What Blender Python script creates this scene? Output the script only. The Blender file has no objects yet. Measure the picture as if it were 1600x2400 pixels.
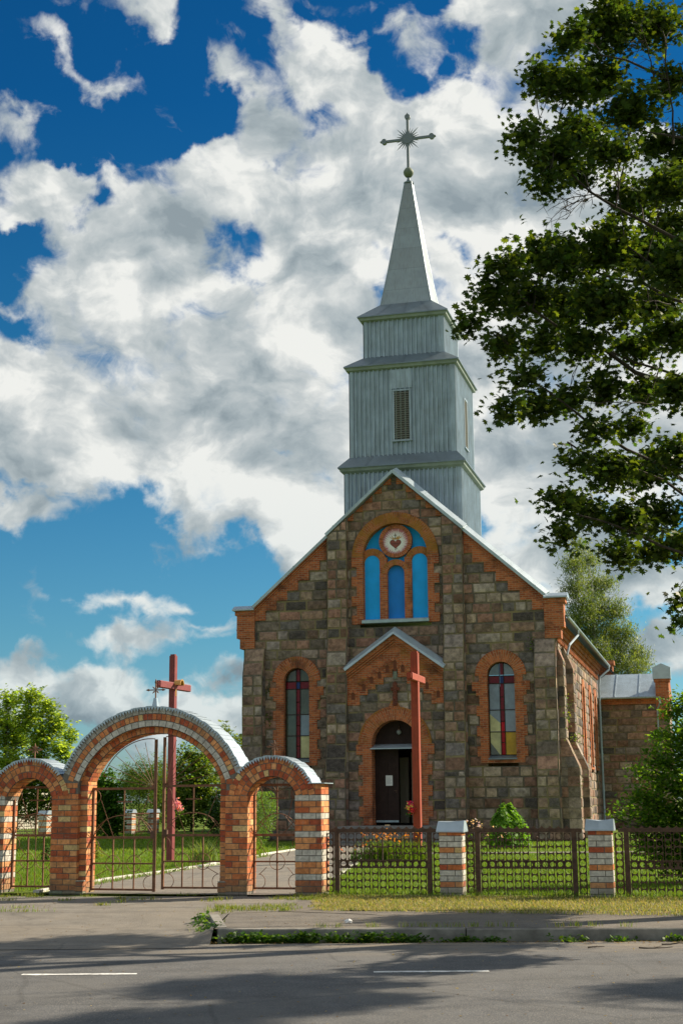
import bpy, math, random
import numpy as np
from mathutils import Matrix, Vector
R = math.radians
SC = bpy.context.scene
COL = SC.collection
# ------------------------------------------------------------------ camera, sky, sun, exposure
PITCH, ROLL, EYE = R(11.4817), R(0.45), 1.63
cam_d = bpy.data.cameras.new('camera'); cam_d.sensor_fit = 'VERTICAL'; cam_d.sensor_height = 36; cam_d.sensor_width = 24
cam_d.lens = 50; cam_d.clip_start = 0.1; cam_d.clip_end = 6000
cam = bpy.data.objects.new('camera', cam_d); COL.objects.link(cam)
cam.matrix_world = Matrix.Translation((0, 0, EYE)) @ Matrix.Rotation(math.pi/2 + PITCH, 4, 'X') @ Matrix.Rotation(-ROLL, 4, 'Z')
SC.camera = cam
SUN_AZ, SUN_EL = R(27), R(34)           # azimuth measured from +X towards +Y
SDIR = Vector((math.cos(SUN_AZ)*math.cos(SUN_EL), math.sin(SUN_AZ)*math.cos(SUN_EL), math.sin(SUN_EL)))
sun_d = bpy.data.lights.new('sun', 'SUN'); sun_d.energy = 4.9; sun_d.angle = R(0.5); sun_d.color = (1.0, 0.87, 0.68)
sun = bpy.data.objects.new('sun', sun_d); COL.objects.link(sun); sun.location = (60, 30, 60)
sun.rotation_euler = SDIR.to_track_quat('Z', 'Y').to_euler()
SC.view_settings.view_transform = 'Standard'; SC.view_settings.look = 'None'
SC.view_settings.exposure = 0.8; SC.view_settings.gamma = 1.0
SC.cycles.max_bounces = 6; SC.cycles.transparent_max_bounces = 4

def ray(u, v):
    """direction of a pixel of the 1600x2400 photograph (used to measure where things stand)"""
    a, b = u-800, v-1200
    u, v = 800+a*math.cos(ROLL)-b*math.sin(ROLL), 1200+a*math.sin(ROLL)+b*math.cos(ROLL)
    x, y = (u-800)/3333.3, (v-1200)/3333.3
    return Vector((x, math.cos(PITCH)+y*math.sin(PITCH), math.sin(PITCH)-y*math.cos(PITCH)))
def at_y(u, v, Y):
    d = ray(u, v); t = Y/d.y
    return Vector((d.x*t, Y, EYE+d.z*t))
DS = 1600/1568

class NT:
    """little node-tree helper"""
    def __init__(s, tree): s.t = tree; s.n = tree.nodes; s.l = tree.links
    def new(s, kind, **kw):
        nd = s.n.new(kind)
        for k, v in kw.items():
            if k in nd.inputs.keys(): nd.inputs[k].default_value = v
            else: setattr(nd, k, v)
        return nd
    def link(s, a, b): s.l.new(a, b)
    def _set(s, sock, v):
        if hasattr(v, 'is_output') or isinstance(v, bpy.types.NodeSocket): s.l.new(v, sock)
        else: sock.default_value = v
    def math(s, op, a, b=0.0, c=None, clamp=False):
        nd = s.n.new('ShaderNodeMath'); nd.operation = op; nd.use_clamp = clamp
        s._set(nd.inputs[0], a); s._set(nd.inputs[1], b)
        if c is not None: s._set(nd.inputs[2], c)
        return nd.outputs[0]
    def vmath(s, op, a, b=(0, 0, 0)):
        nd = s.n.new('ShaderNodeVectorMath'); nd.operation = op
        s._set(nd.inputs[0], a)
        if op == 'SCALE': s._set(nd.inputs[3], b)
        else: s._set(nd.inputs[1], b)
        return nd.outputs[1] if op in ('LENGTH', 'DOT_PRODUCT') else nd.outputs[0]
    def mix(s, f, a, b, blend='MIX'):
        nd = s.n.new('ShaderNodeMix'); nd.data_type = 'RGBA'; nd.blend_type = blend
        s._set(nd.inputs[0], f)
        for i, v in ((6, a), (7, b)):
            if isinstance(v, (tuple, list)) and len(v) == 3: v = (*v, 1)
            s._set(nd.inputs[i], v)
        return nd.outputs[2]
    def noise(s, vec, scale, detail=4, rough=0.55, dist=0.0, lac=2.0, dim='3D'):
        nd = s.n.new('ShaderNodeTexNoise'); nd.noise_dimensions = dim
        if vec is not None: s.l.new(vec, nd.inputs['Vector'])
        nd.inputs['Scale'].default_value = scale; nd.inputs['Detail'].default_value = detail
        nd.inputs['Roughness'].default_value = rough; nd.inputs['Distortion'].default_value = dist; nd.inputs['Lacunarity'].default_value = lac
        return nd.outputs[0]
    def ramp(s, f, stops, interp='LINEAR'):
        nd = s.n.new('ShaderNodeValToRGB'); nd.color_ramp.interpolation = interp
        el = nd.color_ramp.elements
        while len(el) < len(stops): el.new(0.5)
        for e, (p, c) in zip(el, stops):
            e.position = p; e.color = (*c, 1) if isinstance(c, (tuple, list)) else (c, c, c, 1)
        s.l.new(f, nd.inputs[0])
        return nd.outputs[0]
    def smooth(s, f, a, b, lo=0.0, hi=1.0):
        nd = s.n.new('ShaderNodeMapRange'); nd.interpolation_type = 'SMOOTHSTEP'
        s._set(nd.inputs[0], f); nd.inputs[1].default_value = a; nd.inputs[2].default_value = b
        nd.inputs[3].default_value = lo; nd.inputs[4].default_value = hi
        return nd.outputs[0]

# ---- world: Nishita sky with a deck of cumulus defined by direction (azimuth, elevation)
def build_world():
    w = bpy.data.worlds.new('World'); SC.world = w; w.use_nodes = True
    t = NT(w.node_tree); t.n.clear()
    out = t.new('ShaderNodeOutputWorld'); bg = t.new('ShaderNodeBackground'); bg.inputs[1].default_value = 0.1
    t.link(bg.outputs[0], out.inputs[0])
    sky = t.new('ShaderNodeTexSky'); sky.sky_type = 'NISHITA'; sky.sun_disc = False
    sky.sun_elevation = SUN_EL; sky.sun_rotation = math.pi/2 - SUN_AZ
    sky.air_density = 1.0; sky.dust_density = 0.6; sky.ozone_density = 2.5
    tc = t.new('ShaderNodeTexCoord'); d = tc.outputs['Generated']
    sep = t.new('ShaderNodeSeparateXYZ'); t.link(d, sep.inputs[0])
    A = t.math('ARCTAN2', sep.outputs[0], sep.outputs[1]); E = t.math('ARCSINE', sep.outputs[2])
    # deep polarised blue overhead, teal towards the horizon
    tint = t.ramp(t.math('DIVIDE', E, 0.8), [(0.0, (0.36, 0.50, 0.62)), (0.14, (0.20, 0.44, 0.52)), (0.34, (0.075, 0.35, 0.47)), (0.60, (0.022, 0.25, 0.43)), (1.0, (0.018, 0.20, 0.36))])
    blue = t.mix(1.0, sky.outputs[0], tint, 'MULTIPLY')
    comb = t.new('ShaderNodeCombineXYZ'); t.link(A, comb.inputs[0]); t.link(E, comb.inputs[1]); P = comb.outputs[0]
    def px(x, y):
        r = ray(x*DS, y*DS).normalized(); return (math.atan2(r.x, r.y), math.asin(r.z))
    K = DS/3333.0*0.95
    def warp(vec, scale, amt, det=3):
        wn = t.new('ShaderNodeTexNoise'); wn.noise_dimensions = '2D'; t.link(vec, wn.inputs[0]); wn.inputs['Scale'].default_value = scale; wn.inputs['Detail'].default_value = det; wn.inputs['Roughness'].default_value = .55
        return t.vmath('ADD', vec, t.vmath('SCALE', t.vmath('SUBTRACT', wn.outputs[1], (0.5, 0.5, 0.5)), amt))
    PW = warp(P, 13, 0.095, 7)
    # (x, y, rx, ry, rotation) of the cloud banks
    pos = [(400, 960, 640, 250, 10), (300, 720, 330, 210, 25), (560, 600, 400, 260, 35), (560, 1140, 430, 120, 12), (100, 880, 260, 220, 0), (60, 1140, 170, 60, 10),
           (720, 320, 330, 110, 30), (640, 90, 130, 76, 40), (770, 190, 230, 110, 24), (900, 420, 330, 190, 30), (1090, 180, 220, 150, 20), (1090, 30, 110, 90, 0), (1260, 110, 190, 160, 0),
           (1180, 480, 330, 230, 0), (1120, 820, 300, 260, 10), (1230, 1060, 380, 190, 0), (1400, 700, 330, 430, 0),
           (110, 450, 150, 84, 20), (40, 252, 84, 50, 20), (230, 165, 160, 24, 26), (330, 235, 90, 24, 50), (345, 40, 110, 34, 10), (405, 338, 44, 34, 0), (10, 490, 130, 60, 0),
           (30, 650, 90, 56, 10), (700, 15, 90, 30, 0), (1460, 1350, 230, 110, 0), (1500, 1500, 160, 70, 0), (1270, 1230, 200, 110, 0),
           (285, 1488, 90, 26, 8), (440, 1478, 130, 13, 4), (505, 1452, 66, 12, 0), (300, 1378, 56, 13, 4), (185, 1368, 34, 10, 0), (425, 1388, 20, 9, 0), (350, 1252, 30, 10, 0),
           (150, 1612, 230, 70, 6), (420, 1668, 190, 44, 0), (520, 1580, 70, 34, 0), (20, 1575, 110, 50, 0), (640, 1670, 260, 50, 0)]
    neg = [(575, 575, 90, 70, 0), (300, 320, 80, 100, 0), (960, 140, 64, 62, 0), (1062, 585, 44, 24, 0), (60, 590, 66, 50, 0), (40, 700, 70, 44, 0), (470, 235, 70, 34, 20), (440, 120, 44, 70, 0),
           (215, 520, 44, 34, 0), (720, 262, 95, 20, 26), (1010, 80, 40, 46, 0), (660, 1056, 40, 16, 10), (1460, 180, 90, 110, 0), (1450, 1440, 120, 36, 10), (310, 420, 90, 22, 0), (660, 36, 30, 26, 0), (150, 330, 110, 40, 20), (30, 1115, 70, 20, 0), (1150, 1420, 60, 30, 0)]
    def dist(vec, b):
        x, y, rx, ry, rot = b; a0, e0 = px(x, y)
        m = t.new('ShaderNodeMapping', vector_type='TEXTURE'); t.link(vec, m.inputs[0])
        m.inputs['Location'].default_value = (a0, e0, 0); m.inputs['Rotation'].default_value = (0, 0, R(-rot)); m.inputs['Scale'].default_value = (rx*K, ry*K, 1)
        return t.vmath('LENGTH', m.outputs[0])
    def smin(a, b, k):
        nd = t.n.new('ShaderNodeMath'); nd.operation = 'SMOOTH_MIN'; t.link(a, nd.inputs[0]); t.link(b, nd.inputs[1]); nd.inputs[2].default_value = k; return nd.outputs[0]
    def signed(b, S):                                # how far inside an ellipse, in units of S pixels
        q = dist(PW, b); m_ = min(b[2], b[3])/S
        return t.math('MULTIPLY_ADD', q, -m_, m_)
    dm = None
    for b in pos:
        q = signed(b, 105.0)
        if dm is None: dm = q
        else:
            nd = t.n.new('ShaderNodeMath'); nd.operation = 'SMOOTH_MAX'; t.link(dm, nd.inputs[0]); t.link(q, nd.inputs[1]); nd.inputs[2].default_value = 0.3; dm = nd.outputs[0]
    hole = None
    for b in neg:
        q = signed(b, 62.0); hole = q if hole is None else t.math('MAXIMUM', hole, q)
    shape = t.math('MINIMUM', t.math('ADD', t.math('MULTIPLY', dm, 2.1), 0.06), 0.78)
    away = t.math('MAXIMUM', t.smooth(t.math('ABSOLUTE', A), 0.38, 0.7), t.smooth(E, 0.62, 0.85))  # unseen clouds added behind the camera and overhead, to brighten the facade
    shape = t.math('ADD', t.math('MULTIPLY', shape, t.math('SUBTRACT', 1.0, away)), t.math('MULTIPLY', away, 0.35))
    hl = t.math('MAXIMUM', t.math('MINIMUM', t.math('MULTIPLY', t.math('ADD', hole, 0.55), 1.15), 1.6), 0.0)
    shape = t.math('SUBTRACT', shape, hl)
    ST = warp(t.vmath('MULTIPLY', P, (1.0, 1.35, 1.0)), 30, 0.018, 4)
    def puff(vec, scale, det, rough):
        v = t.n.new('ShaderNodeTexVoronoi'); v.voronoi_dimensions = '2D'; v.feature = 'SMOOTH_F1'; t.link(vec, v.inputs['Vector']); v.inputs['Scale'].default_value = scale
        v.inputs['Detail'].default_value = det; v.inputs['Roughness'].default_value = rough; v.inputs['Smoothness'].default_value = 0.55; v.normalize = True
        return t.math('SUBTRACT', 1.0, v.outputs['Distance'])
    def field(vec):
        p = puff(vec, 15, 3, .5); n = t.noise(vec, 10, 9, .57, 0.2, dim='2D')
        return t.math('ADD', t.math('MULTIPLY', p, 0.42), t.math('MULTIPLY', n, 0.58))
    f0 = field(ST)
    wis = t.noise(t.vmath('ADD', ST, (0.4, .7, 0)), 26, 8, .63, 0.6, dim='2D')
    dens = t.math('ADD', shape, t.math('MULTIPLY', t.math('SUBTRACT', f0, 0.585), 4.2))
    dens = t.math('ADD', dens, t.math('MULTIPLY', t.math('SUBTRACT', wis, 0.5), 1.15))
    alpha = t.smooth(dens, -0.35, 0.62)
    def soft(vec):
        return t.math('ADD', t.math('MULTIPLY', puff(vec, 13, 2.2, .55), 0.28), t.math('MULTIPLY', t.noise(vec, 12, 6, .55, 0.25, dim='2D'), 0.72))
    lit = t.math('SUBTRACT', soft(ST), soft(t.vmath('ADD', ST, (0.014, 0.030, 0))))
    big = t.noise(t.vmath('MULTIPLY', t.vmath('ADD', P, (0.37, 0.93, 0)), (1.0, 1.7, 1.0)), 6.5, 4, .52, .3, dim='2D')
    sh = t.math('ADD', 0.64, t.math('MULTIPLY', lit, 3.4))
    sh = t.math('ADD', sh, t.math('MULTIPLY', t.math('SUBTRACT', big, 0.5), 1.25))
    sh = t.math('SUBTRACT', sh, t.math('MULTIPLY', t.math('SUBTRACT', dens, 0.8), 0.10), clamp=True)
    cl = t.ramp(sh, [(0.0, (1.6, 1.95, 2.15)), (0.30, (2.3, 2.65, 2.8)), (0.62, (3.2, 3.45, 3.5)), (1.0, (5.0, 5.05, 4.85))])
    lowm = t.smooth(E, 0.02, 0.28)
    cl = t.mix(lowm, t.mix(1.0, cl, (0.80, 0.87, 0.90), 'MULTIPLY'), cl)
    fin = t.mix(alpha, blue, cl)
    t.link(fin, bg.inputs[0])
    w.cycles.sampling_method = 'MANUAL'; w.cycles.sample_map_resolution = 512
build_world()

# ------------------------------------------------------------------ mesh builder
class MB:
    def __init__(s): s.v = []; s.f = []; s.c = []; s.m = []; s.uv = []
    def face(s, pts, col=(1, 1, 1), mat=0, uv=None):
        i = len(s.v); s.v += [tuple(p) for p in pts]; s.f.append(tuple(range(i, i+len(pts)))); s.c.append(col); s.m.append(mat)
        if uv is None:
            p0, p1, p2 = Vector(pts[0]), Vector(pts[1]), Vector(pts[2])
            n = (p1-p0).cross(p2-p0); a = [abs(q) for q in n]
            k = a.index(max(a))
            uv = [((p[1], p[2]) if k == 0 else (p[0], p[2]) if k == 1 else (p[0], p[1])) for p in pts]
        s.uv += uv
    def box(s, x0, x1, y0, y1, z0, z1, col=(1, 1, 1), mat=0, skip=''):
        a = [(x0, y0, z0), (x1, y0, z0), (x1, y1, z0), (x0, y1, z0), (x0, y0, z1), (x1, y0, z1), (x1, y1, z1), (x0, y1, z1)]
        for key, q in (('f', (0, 1, 5, 4)), ('r', (1, 2, 6, 5)), ('b', (2, 3, 7, 6)), ('l', (3, 0, 4, 7)), ('t', (4, 5, 6, 7)), ('d', (3, 2, 1, 0))):
            if key not in skip: s.face([a[i] for i in q], col, mat)
    def prism(s, poly, axis, a, b, col=(1, 1, 1), mat=0, caps='ab'):
        """poly: 2-D points; axis 'y': (x,z) swept in y, 'x': (y,z) swept in x, 'z': (x,y) swept in z"""
        def P(p, t): return (p[0], t, p[1]) if axis == 'y' else (t, p[0], p[1]) if axis == 'x' else (p[0], p[1], t)
        n = len(poly)
        if 'a' in caps: s.face([P(p, a) for p in poly], col, mat)
        if 'b' in caps: s.face([P(p, b) for p in poly[::-1]], col, mat)
        for i in range(n):
            p, q = poly[i], poly[(i+1) % n]
            s.face([P(p, a), P(p, b), P(q, b), P(q, a)], col, mat)
    def tube(s, pts, rads, n=6, col=(1, 1, 1), mat=0, cap=True):
        pts = [Vector(p) for p in pts]
        if not hasattr(rads, '__len__'): rads = [rads]*len(pts)
        rings = []; up = None
        for i, p in enumerate(pts):
            d = (pts[min(i+1, len(pts)-1)]-pts[max(i-1, 0)])
            if d.length < 1e-9: d = Vector((0, 0, 1))
            d.normalize()
            if up is None:
                up = Vector((1, 0, 0)) if abs(d.x) < 0.8 else Vector((0, 1, 0))
            a = d.cross(up)
            if a.length < 1e-6: a = d.orthogonal()
            a.normalize(); b = a.cross(d).normalized(); up = b
            rings.append([p+(a*math.cos(k*2*math.pi/n)+b*math.sin(k*2*math.pi/n))*rads[i] for k in range(n)])
        i0 = len(s.v)
        for r in rings: s.v += [tuple(p) for p in r]
        for i in range(len(rings)-1):
            for k in range(n):
                s.f.append((i0+i*n+k, i0+i*n+(k+1) % n, i0+(i+1)*n+(k+1) % n, i0+(i+1)*n+k)); s.c.append(col); s.m.append(mat)
                s.uv += [(k/n, i), ((k+1)/n, i), ((k+1)/n, i+1), (k/n, i+1)]
        if cap:
            for r in (0, len(rings)-1):
                s.f.append(tuple(i0+r*n+k for k in (range(n) if r else range(n-1, -1, -1)))); s.c.append(col); s.m.append(mat); s.uv += [(0, 0)]*n
    def lathe(s, prof, c, n=16, col=(1, 1, 1), mat=0):
        i0 = len(s.v)
        for r, z in prof:
            for k in range(n): s.v.append((c[0]+r*math.cos(2*math.pi*k/n), c[1]+r*math.sin(2*math.pi*k/n), c[2]+z))
        for i in range(len(prof)-1):
            for k in range(n):
                s.f.append((i0+i*n+k, i0+i*n+(k+1) % n, i0+(i+1)*n+(k+1) % n, i0+(i+1)*n+k)); s.c.append(col); s.m.append(mat)
                s.uv += [(k/n, i), ((k+1)/n, i), ((k+1)/n, i+1), (k/n, i+1)]
    def build(s, name, mats, parent=None, smooth=False):
        me = bpy.data.meshes.new(name); me.from_pydata(s.v, [], s.f)
        if not isinstance(mats, (list, tuple)): mats = [mats]
        for m in mats: me.materials.append(m)
        if len(mats) > 1: me.polygons.foreach_set('material_index', s.m)
        at = me.attributes.new('col', 'FLOAT_COLOR', 'FACE')
        at.data.foreach_set('color', np.array([(*c, 1) for c in s.c], dtype=np.float32).ravel())
        uvl = me.uv_layers.new(name='UVMap'); uvl.data.foreach_set('uv', np.array(s.uv, dtype=np.float32).ravel())
        if smooth: me.polygons.foreach_set('use_smooth', [True]*len(s.f))
        me.update()
        o = bpy.data.objects.new(name, me); COL.objects.link(o)
        if parent is not None: o.parent = parent
        return o

def empty(name, loc=(0, 0, 0), rz=0.0):
    o = bpy.data.objects.new(name, None); COL.objects.link(o); o.location = loc; o.rotation_euler = (0, 0, rz); o.empty_display_size = 0.3
    return o
def tag(o, label=None, cat=None, group=None, kind=None):
    if label: o['label'] = label
    if cat: o['category'] = cat
    if group: o['group'] = group
    if kind: o['kind'] = kind
    return o
def copy_tree(o, parent=None):
    c = o.copy(); COL.objects.link(c)
    if parent is not None: c.parent = parent
    for ch in list(o.children): copy_tree(ch, c)
    return c

# ------------------------------------------------------------------ materials
def mat(name, base=None, rough=0.7, metal=0.0, nscale=None, namt=0.0, bscale=None, bstr=0.0, bdist=0.02, spec=0.5, coords='Object', stretch=(1, 1, 1), extra=None):
    m = bpy.data.materials.new(name); m.use_nodes = True
    t = NT(m.node_tree); b = t.n['Principled BSDF']
    b.inputs['Roughness'].default_value = rough; b.inputs['Metallic'].default_value = metal; b.inputs['Specular IOR Level'].default_value = spec
    tc = t.new('ShaderNodeTexCoord'); mp = t.new('ShaderNodeMapping'); t.link(tc.outputs[coords], mp.inputs[0]); mp.inputs['Scale'].default_value = stretch
    vec = mp.outputs[0]
    if base is None:
        at = t.new('ShaderNodeAttribute'); at.attribute_name = 'col'; c = at.outputs[0]
    else:
        rg = t.new('ShaderNodeRGB'); rg.outputs[0].default_value = (*base, 1); c = rg.outputs[0]
    if nscale:
        n = t.noise(vec, nscale, 6, .6)
        f = t.smooth(n, 0.25, 0.75, 1-namt, 1+namt)
        cc = t.new('ShaderNodeCombineXYZ')
        for i in range(3): t.link(f, cc.inputs[i])
        c = t.mix(1.0, c, cc.outputs[0], 'MULTIPLY')
    if extra: c = extra(t, c, vec, tc, b)
    t.link(c, b.inputs['Base Color'])
    if bscale:
        bn = t.new('ShaderNodeBump'); bn.inputs['Strength'].default_value = bstr; bn.inputs['Distance'].default_value = bdist
        t.link(t.noise(vec, bscale, 8, .65), bn.inputs['Height']); t.link(bn.outputs[0], b.inputs['Normal'])
    return m

def stone_extra(t, c, vec, tc, b):
    sp = t.noise(vec, 26, 3, .7)
    c = t.mix(t.smooth(sp, 0.52, 0.72, 0, 0.35), c, (0.30, 0.27, 0.23))
    st = t.noise(vec, 0.7, 5, .6, 0.4)
    c = t.mix(t.smooth(st, 0.56, 0.78, 0, 0.55), c, (0.035, 0.032, 0.026))
    li = t.noise(t.vmath('ADD', vec, (7, 3, 1)), 1.3, 5, .65)
    return t.mix(t.smooth(li, 0.58, 0.74, 0, 0.24), c, (0.17, 0.12, 0.05))
M_stone = mat('fieldstone', None, 0.9, 0, 5, 0.45, 7, 1.0, 0.05, 0.25, extra=stone_extra)
def mortar_extra(t, c, vec, tc, b):
    return t.mix(t.smooth(t.noise(vec, 1.1, 4, .6), 0.4, 0.65), c, (0.25, 0.20, 0.10))
M_mortar = mat('wall_mortar', (0.13, 0.11, 0.085), 0.95, 0, 9, 0.3, extra=mortar_extra)
def brick_node(t, c1, c2, mo, bw=0.27, bh=0.088, ms=0.012):
    uv = t.new('ShaderNodeUVMap'); br = t.new('ShaderNodeTexBrick'); t.link(uv.outputs[0], br.inputs[0])
    br.inputs['Color1'].default_value = (*c1, 1); br.inputs['Color2'].default_value = (*c2, 1); br.inputs['Mortar'].default_value = (*mo, 1)
    br.inputs['Scale'].default_value = 1; br.inputs['Brick Width'].default_value = bw; br.inputs['Row Height'].default_value = bh
    br.inputs['Mortar Size'].default_value = ms; br.inputs['Mortar Smooth'].default_value = 0.3; br.inputs['Bias'].default_value = 0.0
    return br
def old_brick(name, lichen):
    m = bpy.data.materials.new(name); m.use_nodes = True; t = NT(m.node_tree); b = t.n['Principled BSDF']
    b.inputs['Roughness'].default_value = 0.9; b.inputs['Specular IOR Level'].default_value = 0.2
    tc = t.new('ShaderNodeTexCoord'); v = tc.outputs['Object']
    br = brick_node(t, (0.58, 0.16, 0.06), (0.28, 0.062, 0.03), (0.42, 0.27, 0.17))
    c = br.outputs[0]
    n = t.noise(v, 3.2, 7, .72)
    c = t.mix(t.smooth(n, 0.40, 0.66, 0, 0.5), c, (0.55, 0.20, 0.075))
    n2 = t.noise(t.vmath('ADD', v, (3, 9, 2)), 1.1, 6, .7)
    c = t.mix(t.smooth(n2, 0.48, 0.68, 0, 0.7), c, (0.085, 0.035, 0.022))
    n3 = t.noise(t.vmath('ADD', v, (1, 2, 8)), 1.7, 6, .7)
    c = t.mix(t.smooth(n3, 0.62-lichen*0.25, 0.86-lichen*0.25, 0, 0.35+0.4*lichen), c, (0.33, 0.165, 0.028))
    t.link(c, b.inputs['Base Color'])
    bn = t.new('ShaderNodeBump'); bn.inputs['Strength'].default_value = 0.7; bn.inputs['Distance'].default_value = 0.02
    h = t.math('ADD', t.math('MULTIPLY', br.outputs[1], -0.6), t.noise(v, 22, 4, .7)); t.link(h, bn.inputs['Height']); t.link(bn.outputs[0], b.inputs['Normal'])
    return m
M_brick = old_brick('old_red_brick', 0.12)
M_brick_lichen = old_brick('old_brick_with_ochre_lichen', 1.0)
M_brick_half = old_brick('old_brick_some_lichen', 0.5)
def grime(t, c, vec, tc, b):
    o = tc.outputs['Object']
    c = t.mix(t.smooth(t.noise(o, 1.6, 7, .72), .50, .74, 0, .55), c, (0.10, 0.065, 0.045))
    sz = t.new('ShaderNodeSeparateXYZ'); t.link(o, sz.inputs[0])   # mud splashed up from the ground, with a ragged upper edge
    c = t.mix(t.math('MULTIPLY', t.smooth(t.math('SUBTRACT', sz.outputs[2], t.math('MULTIPLY', t.noise(o, 4, 6, .7), .55)), -.22, .12, 1, 0), .6), c, (0.15, 0.125, 0.09))
    return t.mix(t.smooth(t.noise(t.vmath('ADD', o, (4, 1, 9)), 9, 5, .7), .55, .75, 0, .5), c, (0.34, 0.29, 0.22))
M_gbrick = mat('gate_brick', None, 0.85, 0, 14, 0.28, 40, 0.7, 0.008, 0.25, extra=grime)
M_gmortar = mat('gate_mortar', (0.17, 0.155, 0.13), 0.95, 0, 18, 0.25)
def streak(t, c, vec, tc, b):
    s1 = t.noise(t.vmath('MULTIPLY', tc.outputs['Object'], (5, 5, 0.35)), 3, 4, .6)
    c = t.mix(t.smooth(s1, 0.35, 0.7, 0.0, 0.5), c, (0.17, 0.205, 0.22))
    s2 = t.noise(tc.outputs['Object'], 0.9, 4, .6)
    return t.mix(t.smooth(s2, 0.55, 0.8, 0, 0.35), c, (0.16, 0.15, 0.12))
M_zinc = mat('galvanised_sheet', (0.38, 0.47, 0.55), 0.45, 0.2, 1.5, 0.15, extra=streak)
M_zinc_dark = mat('weathered_zinc_roof', (0.19, 0.24, 0.28), 0.42, 0.4, 1.2, 0.2, extra=streak)
M_fascia = mat('painted_fascia', (0.24, 0.29, 0.26), 0.6, 0, 2, 0.2)
M_bluezinc = mat('bluish_sheet_cap', (0.42, 0.50, 0.56), 0.38, 0.35, 2, 0.14, 5, 0.25, 0.02)
M_rust = mat('rusty_brown_iron', (0.12, 0.062, 0.038), 0.7, 0.1, 12, 0.4, 50, 0.3, 0.004)
M_orust = mat('orange_brown_iron', (0.20, 0.09, 0.045), 0.7, 0.1, 12, 0.35)
M_fence = mat('dark_brown_iron', (0.088, 0.050, 0.031), 0.75, 0.1, 15, 0.4, 60, 0.3, 0.003)
def wood_extra(t, c, vec, tc, b):
    w = t.noise(t.vmath('MULTIPLY', tc.outputs['Object'], (14, 14, 0.7)), 2, 5, .65)
    return t.mix(t.smooth(w, 0.4, 0.75, 0, 0.45), c, (0.10, 0.02, 0.015))
M_redwood = mat('red_painted_wood', (0.36, 0.055, 0.022), 0.75, 0, 6, 0.15, extra=wood_extra)
M_maroon = mat('maroon_painted_wood', (0.24, 0.042, 0.045), 0.55, 0, 6, 0.2, extra=wood_extra)
M_gold = mat('gilded_sheet', (0.60, 0.34, 0.10), 0.4, 0.5)
M_blue = mat('blue_plaster', (0.008, 0.39, 0.95), 0.8, 0, 1.5, 0.10, 18, 0.25, 0.01)
M_bluedk = mat('blue_board', (0.006, 0.22, 0.72), 0.7, 0, 1.5, 0.10)
M_sill = mat('pale_zinc_sill', (0.36, 0.46, 0.50), 0.5, 0.2, 4, 0.15)
M_door = mat('dark_brown_door', (0.034, 0.018, 0.015), 0.6, 0, 5, 0.25, spec=0.2)
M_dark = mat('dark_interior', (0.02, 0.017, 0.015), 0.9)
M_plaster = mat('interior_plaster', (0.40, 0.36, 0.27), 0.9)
M_paper = mat('white_paper', (0.75, 0.75, 0.74), 0.8)
M_bark = mat('bark', (0.055, 0.043, 0.032), 0.95, 0, 7, 0.4, 14, 0.8, 0.03)
M_birchbark = mat('birch_bark', (0.55, 0.53, 0.48), 0.85, 0, 4, 0.5)
M_col = mat('plain_painted', None, 0.65)
M_white_kerb = mat('whitewashed_kerb', (0.55, 0.53, 0.48), 0.9, 0, 6, 0.35)
M_kerb = mat('old_concrete_kerb', (0.21, 0.20, 0.175), 0.95, 0, 4, 0.35, 30, 0.6, 0.01)
M_step = mat('grey_concrete_step', (0.22, 0.21, 0.20), 0.9, 0, 4, 0.25)
def glass_mat(name, col, rough=0.08, spec=0.8):
    m = mat(name, col, rough, 0, 2, 0.3, spec=spec, bscale=3, bstr=0.08, bdist=0.02); return m
M_gl_grey = glass_mat('grey_window_glass', (0.17, 0.22, 0.27), 0.05, 0.9)
M_gl_dark = glass_mat('dark_green_window_glass', (0.065, 0.080, 0.05), 0.06, 0.6)
M_gl_red = glass_mat('red_stained_glass', (0.17, 0.006, 0.014), 0.15, 0.25)
M_gl_redlit = glass_mat('lit_red_stained_glass', (0.42, 0.004, 0.010), 0.15, 0.2)  # lit copy of the red glass, the light put into its colour
M_gl_blue = glass_mat('blue_stained_glass', (0.012, 0.03, 0.15), 0.15, 0.25)
M_gl_yel_sunlit = glass_mat('pale_yellow_sunlit_pane', (0.52, 0.49, 0.24), 0.12, 0.4)  # yellow of a sunlit curtain indoors, put into the pane colour
M_gl_must_sunlit = glass_mat('mustard_sunlit_pane', (0.60, 0.35, 0.015), 0.15, 0.3)  # deeper yellow of the sunlit interior, put into the pane colour

def leaf_mat(name, trans=0.45, gloss=0.28):
    m = bpy.data.materials.new(name); m.use_nodes = True; t = NT(m.node_tree); t.n.clear()
    out = t.new('ShaderNodeOutputMaterial'); at = t.new('ShaderNodeAttribute'); at.attribute_name = 'col'
    pr = t.new('ShaderNodeBsdfPrincipled'); pr.inputs['Roughness'].default_value = 0.5; pr.inputs['Specular IOR Level'].default_value = gloss
    t.link(at.outputs[0], pr.inputs['Base Color'])
    tr = t.new('ShaderNodeBsdfTranslucent'); c = t.mix(1.0, at.outputs[0], (1.7, 1.6, 0.5), 'MULTIPLY'); t.link(c, tr.inputs[0])
    mx = t.new('ShaderNodeMixShader'); mx.inputs[0].default_value = trans
    t.link(pr.outputs[0], mx.inputs[1]); t.link(tr.outputs[0], mx.inputs[2]); t.link(mx.outputs[0], out.inputs[0])
    return m
M_leaf = leaf_mat('leaf'); M_leaf_glow = leaf_mat('thin_leaf', .62); M_grass = leaf_mat('grass_blade', 0.35, 0.1)

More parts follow.
